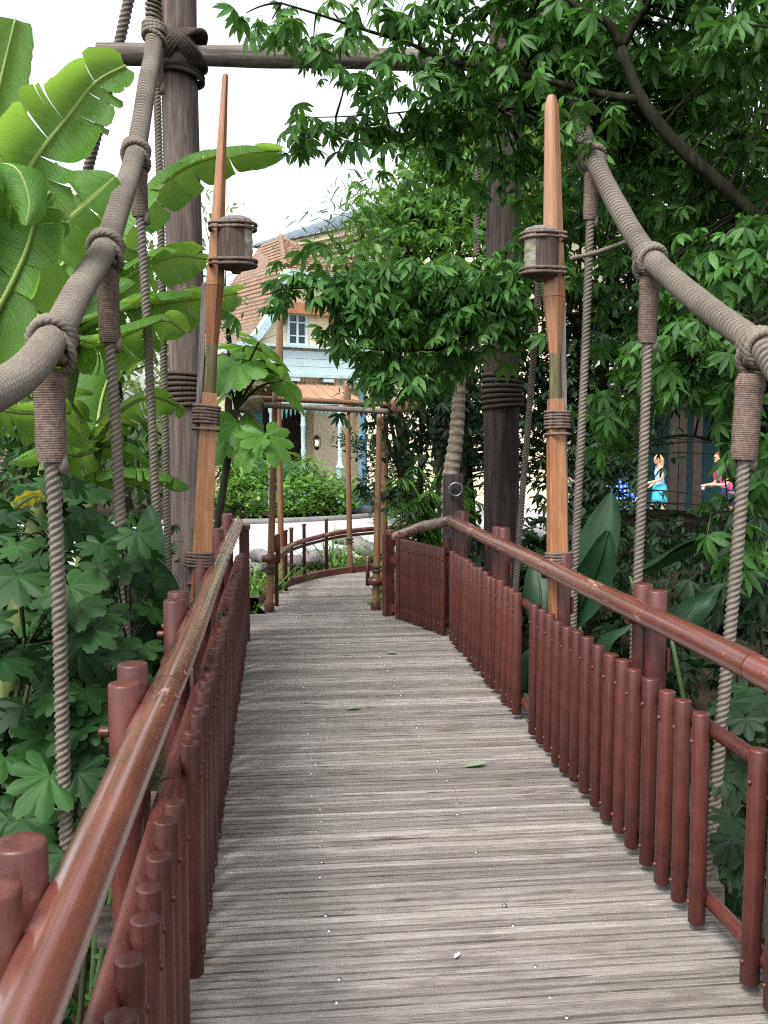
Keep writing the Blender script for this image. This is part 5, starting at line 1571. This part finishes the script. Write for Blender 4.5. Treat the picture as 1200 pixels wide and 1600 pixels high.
def bunch(cx, cy, rx, ry, d0, d1, n, s0, s1):
    out = []
    for k in range(n):
        a = rng.uniform(0, 6.283); r = math.sqrt(rng.random())
        out.append((cx + rx * r * math.cos(a), cy + ry * r * math.sin(a), rng.uniform(d0, d1), rng.uniform(s0, s1)))
    return out


lobed_plant('paper_plant', 'tall rice paper plant with big lobed leaves right of the left lantern oar', 'paper plant', (-.75, 9.2, -.6),
            [(418, 542, 9.0, 64, -.4, .5), (365, 578, 8.9, 58, -2.6, .6), (452, 604, 8.8, 58, -.3, .75), (405, 572, 9.2, 46, .6, .3), (420, 690, 8.7, 52, -.7, .8), (372, 668, 8.9, 44, -1.5, .8), (388, 705, 8.7, 40, -1.2, .9), (352, 612, 9.2, 44, 3, .6), (385, 545, 9.4, 44, 1.6, .2), (430, 580, 9.2, 40, .2, .4), (352, 690, 9.0, 40, -2.2, .9)], L_PAPER, tm=LOB2, stemr=.03, face=0, stem_top=P(368, 640, 9.1))
for lab, cx, cy, rx, ry, d0, d1, n_, s0, s1, bx in (
    ('leafy aralia with broad lobed leaves at the bottom left beside the nearest hanging rope', 40, 1190, 110, 110, 3.7, 4.5, 22, 48, 74, (-1.3, 3.9, -2.1)),
    ('leafy aralia filling the left edge below the banana leaves', 40, 980, 110, 90, 3.7, 4.6, 26, 42, 64, (-1.5, 3.6, -2.1)),
    ('leafy aralia between the two nearest hanging ropes on the left', 130, 1100, 60, 110, 3.8, 4.8, 17, 36, 54, (-1.0, 3.8, -2.1)),
    ('shaded aralia in the lower left corner under the handrail', 20, 1350, 140, 90, 3.6, 4.2, 20, 45, 66, (-1.2, 3.4, -2.1)),
    ('dark leaved aralia below the log tower post on the left', 200, 960, 80, 130, 4.2, 5.6, 34, 30, 50, (-1.1, 5.0, -2.1)),
    ('dark aralia clump behind the nearest hanging rope, under the arching banana leaf', 90, 830, 110, 80, 5.0, 6.6, 46, 26, 46, (-2.0, 6.0, -2.1))):
    lobed_plant('aralia_plant', lab, 'aralia', bx, bunch(cx, cy, rx, ry, d0, d1, n_, s0, s1), L_FATSIA, stemr=.012, stem_top=P(cx, cy + ry * .4, (d0 + d1) / 2 + .2))
for lab, cx, cy, rx, ry, d0, d1, n_, s0, s1, bx in (
    ('dark aralia in deep shade under the right railing', 1130, 960, 80, 70, 5.2, 7.0, 26, 30, 46, (3.1, 6.2, -2.1)),
    ('dark leafy plant behind the nearest balusters at the lower right', 1180, 1250, 60, 200, 3.4, 4.8, 16, 30, 50, (2.6, 4.2, -2.1)),
    ('dark aralia at the right edge by the nearest hanging rope', 1180, 850, 50, 60, 5.6, 6.6, 14, 34, 50, (3.4, 6.0, -2.1))):
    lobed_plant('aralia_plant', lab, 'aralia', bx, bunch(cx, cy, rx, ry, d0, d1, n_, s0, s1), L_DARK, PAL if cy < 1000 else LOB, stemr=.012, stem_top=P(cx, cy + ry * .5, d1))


# canna-like big smooth leaves
def canna(label, base, leaves, mat=None):
    root = thing('canna_plant', label, 'canna', base)
    sb = B()
    for kw in leaves:
        lb, mb = B(), B()
        p0 = kw['pts'][0]
        sb.tube(spline([np.array(base, float), (np.array(base) + p0) / 2 + [0, 0, .1], p0], 14), np.linspace(.03, .012, 14), 8)
        banana_leaf(lb, mb, m=7, n=24, auto=0, **kw)
        o = lb.build('leaf', mat or L_CANNA, root); mb.build('midrib', mat or L_CANNA, o)
    sb.build('stem', m_plain('canna_stem', (.06, .1, .04), .5), root)


ov = lambda u: np.clip(np.sin(np.pi * (.03 + u * .95)), 0, 1) ** .75
canna('glossy canna with a tall upright leaf behind the right lantern oar', (2.3, 6.6, -2.1), [
    dict(pts=PP((905, 960, 6.6), (925, 870, 6.7), (955, 770, 6.8)), W=.16, side=(.7, -.5, .1), droop=(.3, .3), prof=ov),
    dict(pts=PP((880, 990, 6.4), (915, 930, 6.3), (940, 870, 6.2), (950, 830, 6.2)), W=.13, side=(.8, -.3, 0), droop=(.3, .3), prof=ov),
    dict(pts=PP((900, 1060, 6.2), (940, 1000, 6.1), (985, 975, 6.0)), W=.13, side=(.2, -.8, .3), droop=(.4, .4), prof=ov),
    dict(pts=PP((840, 1000, 6.6), (845, 930, 6.7), (835, 870, 6.9)), W=.13, side=(.8, -.4, 0), droop=(.3, .3), prof=ov),
    dict(pts=PP((820, 1080, 6.3), (835, 1040, 6.2), (860, 1000, 6.2)), W=.12, side=(.6, -.5, 0), droop=(.3, .3), prof=ov)])
canna('broad dark canna leaves behind the double red posts on the right', (3.0, 6.0, -2.1), [
    dict(pts=PP((985, 900, 6.2), (1030, 870, 6.2), (1085, 845, 6.1), (1140, 838, 6)), W=.12, side=(.1, .8, -.5), droop=(.4, .5), prof=ov),
    dict(pts=PP((1050, 1000, 5.8), (1080, 950, 5.8), (1120, 920, 5.8)), W=.11, side=(.6, -.5, .2), droop=(.4, .5), prof=ov),
    dict(pts=PP((900, 1100, 5.6), (930, 1090, 5.5), (965, 1110, 5.4)), W=.1, side=(.2, -.8, .2), droop=(.4, .4), prof=ov)])
canna('dark broad leaved canna standing behind the left hanging ropes', (-1.2, 6.2, -2.1), [
    dict(pts=PP((215, 960, 6.0), (225, 880, 6.1), (232, 790, 6.2)), W=.13, side=(.8, -.4, 0), droop=(.25, .25), prof=ov),
    dict(pts=PP((250, 1010, 5.8), (238, 930, 5.8), (225, 865, 5.8)), W=.2, side=(.9, -.3, 0), droop=(.2, .25), prof=ov),
    dict(pts=PP((185, 1010, 5.6), (180, 970, 5.6), (205, 920, 5.6)), W=.13, side=(.8, -.4, 0), droop=(.3, .3), prof=ov),
    dict(pts=PP((240, 1060, 5.4), (245, 1010, 5.3), (235, 965, 5.3)), W=.13, side=(.8, -.4, .1), droop=(.3, .3), prof=ov)])

# palm beside the right tower post: curved ringed trunk, and low fronds
pl = thing('palm_tree', 'slender palm with a pale ringed leaning trunk left of the right tower post', 'palm', (1.72, 9.9, -.4))
B().tube(spline(PP((706, 860, 9.9), (703, 760, 9.9), (712, 690, 9.9), (717, 620, 9.9), (718, 560, 9.9), (712, 480, 9.9)), 200), np.linspace(.1, .05, 200), 14, mod=lambda t, s: 1 + .05 * np.sign(np.sin(s * 75))).build('trunk', m_wood('palm_bark', (.16, .13, .1), (.33, .29, .23), 0, .85), pl)


def frond(b, pts, L, n=26, droop=.35):
    m_ = spline(pts, n); t = np.gradient(m_, axis=0); t /= np.linalg.norm(t, axis=1)[:, None]
    b.tube(m_, np.linspace(.012, .004, n), 6)
    pos, az, pit, sc_ = [], [], [], []
    for k in range(3, n):
        u = k / (n - 1)
        for s in (-1, 1):
            pos.append(m_[k]); a = math.atan2(t[k][1], t[k][0]) + s * (1.15 - .5 * u)
            az.append(a); pit.append(droop + rng.normal(0, .12) - .5 * t[k][2] * .4); sc_.append(L * (math.sin(math.pi * (.15 + .8 * u)) ** .6))
    b.scatter(leaflet(1, .1, .25, .2), np.array(pos), frames(az, pit, rng.normal(0, .2, len(pos))), np.array(sc_))


b = B()
for e in ((640, 470, 9.2), (790, 450, 10.4), (700, 400, 10.6), (650, 520, 10.8), (770, 520, 9.2), (720, 420, 9.0)):
    c = P(712, 480, 9.9); q = P(*e); frond(b, [c, (c + q) / 2 + [0, 0, .25], q], .4)
b.build('frond', L_MAIN, pl)
pf = thing('palm_clump', 'low feathery palm fronds behind the bend of the right railing', 'palm', (1.35, 10.6, -.5))
b = B()
for e in ((590, 800, 9.9), (612, 745, 9.8), (650, 725, 10.2), (690, 730, 10.4), (735, 760, 10.6), (640, 790, 10.0), (670, 770, 9.9), (760, 790, 10.9), (620, 830, 10.0)):
    c = P(675, 860, 10.6); q = P(*e); frond(b, [c, (c + q) / 2 + [0, 0, .3], q], .34)
b.build('frond', L_BRIGHT, pf)
# small plants by the gateway
for lab, px, d, n_, h, rp in (('grassy tuft in the garden behind the curved rail, nearest its middle', 520, 12.7, 90, .5, 26), ('wispy grass tuft left of the gateway in the garden', 403, 10.8, 70, .45, 22), ('low grass clump at the foot of the stone pedestal', 550, 12.8, 70, .3, 12),
                              ('wispy grass tuft between the two left gateway oars', 446, 11.7, 50, .36, 16)):
    q = P(px, 800, d); z0 = float(ground_z(q[0], q[1])) if False else -.25
    root = thing('grass_tuft', lab, 'grass tuft', (q[0], q[1], z0))
    b = B(); r = rp * d / F_PX
    pos = np.column_stack([q[0] + rng.normal(0, r * .6, n_), q[1] + rng.normal(0, r * .6, n_), np.full(n_, z0)])
    b.scatter(leaflet(1, .035, .35, .2), pos, frames(rng.uniform(0, 6.28, n_), rng.uniform(-1.5, -.8, n_), rng.normal(0, .3, n_)), h * rng.uniform(.9, 1.7, n_))
    c = np.column_stack([q[0] + rng.normal(0, r, 12), q[1] + rng.normal(0, r, 12), z0 + rng.uniform(.15, .5, 12)])
    leaf_cloud(b, c, 10, .07, .05, OVAL)
    b.build('blades', L_BUSH, root)
lf = [((628, 945), 9.2, 'small'),]
for lab, px, d, rp in (('leafy green plant growing beside the right gateway oar foot', 606, 9.75, 22), ('leafy weeds filling the gap at the left end of the bridge', 396, 9.9, 20), ('tiny fern in the gap at the end of the right railing panel', 640, 9.1, 9)):
    q = P(px, 900, d); root = thing('small_plant', lab, 'plant', (q[0], q[1], -.2))
    b = B(); r = rp * d / F_PX
    c = np.column_stack([q[0] + rng.normal(0, r * .6, 26), q[1] + .15 + rng.normal(0, r * .6, 26), rng.uniform(-.1, .42 if rp > 10 else .12, 26)])
    leaf_cloud(b, c, 5, .05, .09 if rp > 10 else .05, OVAL)
    b.build('foliage', L_BUSH, root)

# shaded undergrowth on the slopes of the hollow
def undergrowth(name, label, boxes, mat, n, size):
    b = B()
    for x0, x1, y0, y1, k in boxes:
        xy = np.column_stack([rng.uniform(x0, x1, k), rng.uniform(y0, y1, k)])
        c = np.column_stack([xy, ground_z(xy[:, 0], xy[:, 1]) + rng.uniform(.05, .75, k) ** 1.0])
        leaf_cloud(b, c, n, .16, size, OVAL + PAL[:1] + LOB[1:2])
    o = b.build(name, mat); tag(o, label, 'undergrowth', kind='stuff')


undergrowth('undergrowth', 'dark leafy ground cover in the shaded hollow left of the bridge', [(-7, -.7, 1.0, 13, 900), (-14, -7, 3, 14, 400)], L_FATSIA, 6, .2)
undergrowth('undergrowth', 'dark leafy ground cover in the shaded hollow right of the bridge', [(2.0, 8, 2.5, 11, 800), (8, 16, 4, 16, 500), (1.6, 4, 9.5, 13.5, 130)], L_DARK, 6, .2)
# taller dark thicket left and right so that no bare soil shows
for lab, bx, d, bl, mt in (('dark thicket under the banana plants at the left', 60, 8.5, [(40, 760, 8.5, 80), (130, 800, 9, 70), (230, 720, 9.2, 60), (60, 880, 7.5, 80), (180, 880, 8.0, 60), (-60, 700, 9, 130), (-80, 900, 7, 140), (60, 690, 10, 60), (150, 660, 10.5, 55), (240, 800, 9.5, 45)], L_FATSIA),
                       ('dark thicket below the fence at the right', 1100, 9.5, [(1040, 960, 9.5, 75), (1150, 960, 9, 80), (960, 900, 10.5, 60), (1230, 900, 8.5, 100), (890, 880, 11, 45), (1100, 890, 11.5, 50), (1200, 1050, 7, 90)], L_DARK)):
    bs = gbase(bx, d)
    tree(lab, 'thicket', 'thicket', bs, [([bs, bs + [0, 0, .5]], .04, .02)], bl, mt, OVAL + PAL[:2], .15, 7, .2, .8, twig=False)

# fallen leaves on the deck
LG = m_leaf('fallen_leaf', (.16, .2, .13), (.2, .25, .16), .1, .6)
for lab, px, py, s, a, cut in (('pale green fallen leaf lying in the middle of the deck', 553, 1108, .11, .2, LG), ('small fallen leaf on the deck near the right row of screws, far along', 611, 1021, .09, -.4, LG), ('green fallen leaf on the deck near the right balusters', 742, 1197, .13, .15, LG), ('scrap of white paper on the deck in the foreground', 714, 1495, .035, .8, m_plain('white_scrap', (.75, .75, .75), .7))):
    q = PG(px, py, .006)
    v, t_, qd = oval(1, .4, -.1); v = v * s
    M = frames([a], [0.0], [.1])[0]
    o = B().add((v - [s / 2, 0, 0]) @ M.T + q + [0, 0, .004], Q=qd).build('fallen_leaf' if 'leaf' in lab else 'paper_scrap', cut); tag(o, lab, 'leaf' if 'leaf' in lab else 'paper scrap')

# ================================================================== light
w = bpy.data.worlds.new('World'); scene.world = w; w.use_nodes = True
nt = w.node_tree; bg = nt.nodes['Background']
sky = nt.nodes.new('ShaderNodeTexSky'); sky.sky_type = 'NISHITA'; sky.sun_disc = False
SUN_EL, SUN_AZ = R(56), R(-142)         # azimuth from +Y (ahead), clockwise from above: behind the camera, to the left
sky.sun_elevation = SUN_EL; sky.sun_rotation = SUN_AZ
sky.air_density = 1.0; sky.dust_density = 4.0; sky.ozone_density = 1.0
hs_ = nt.nodes.new('ShaderNodeHueSaturation'); hs_.inputs['Saturation'].default_value = .25; hs_.inputs['Value'].default_value = 1.0
nt.links.new(sky.outputs[0], hs_.inputs['Color']); nt.links.new(hs_.outputs[0], bg.inputs[0])
bg.inputs[1].default_value = .15
sd_ = bpy.data.lights.new('sun', 'SUN'); sd_.energy = 1.5; sd_.angle = R(20); sd_.color = (1, .97, .93)
so = bpy.data.objects.new('sun', sd_); COL.objects.link(so)
dv = Vector((math.sin(SUN_AZ) * math.cos(SUN_EL), math.cos(SUN_AZ) * math.cos(SUN_EL), math.sin(SUN_EL)))
so.rotation_euler = dv.to_track_quat('Z', 'Y').to_euler()
scene.view_settings.view_transform = 'Standard'; scene.view_settings.look = 'None'; scene.view_settings.gamma = 1
scene.view_settings.exposure = 1.42
scene.render.engine = 'CYCLES'
scene.cycles.use_denoising = False
scene.cycles.filter_width = 1.15
scene.cycles.sample_clamp_indirect = 6.0
scene.cycles.max_bounces = 8; scene.cycles.transparent_max_bounces = 8
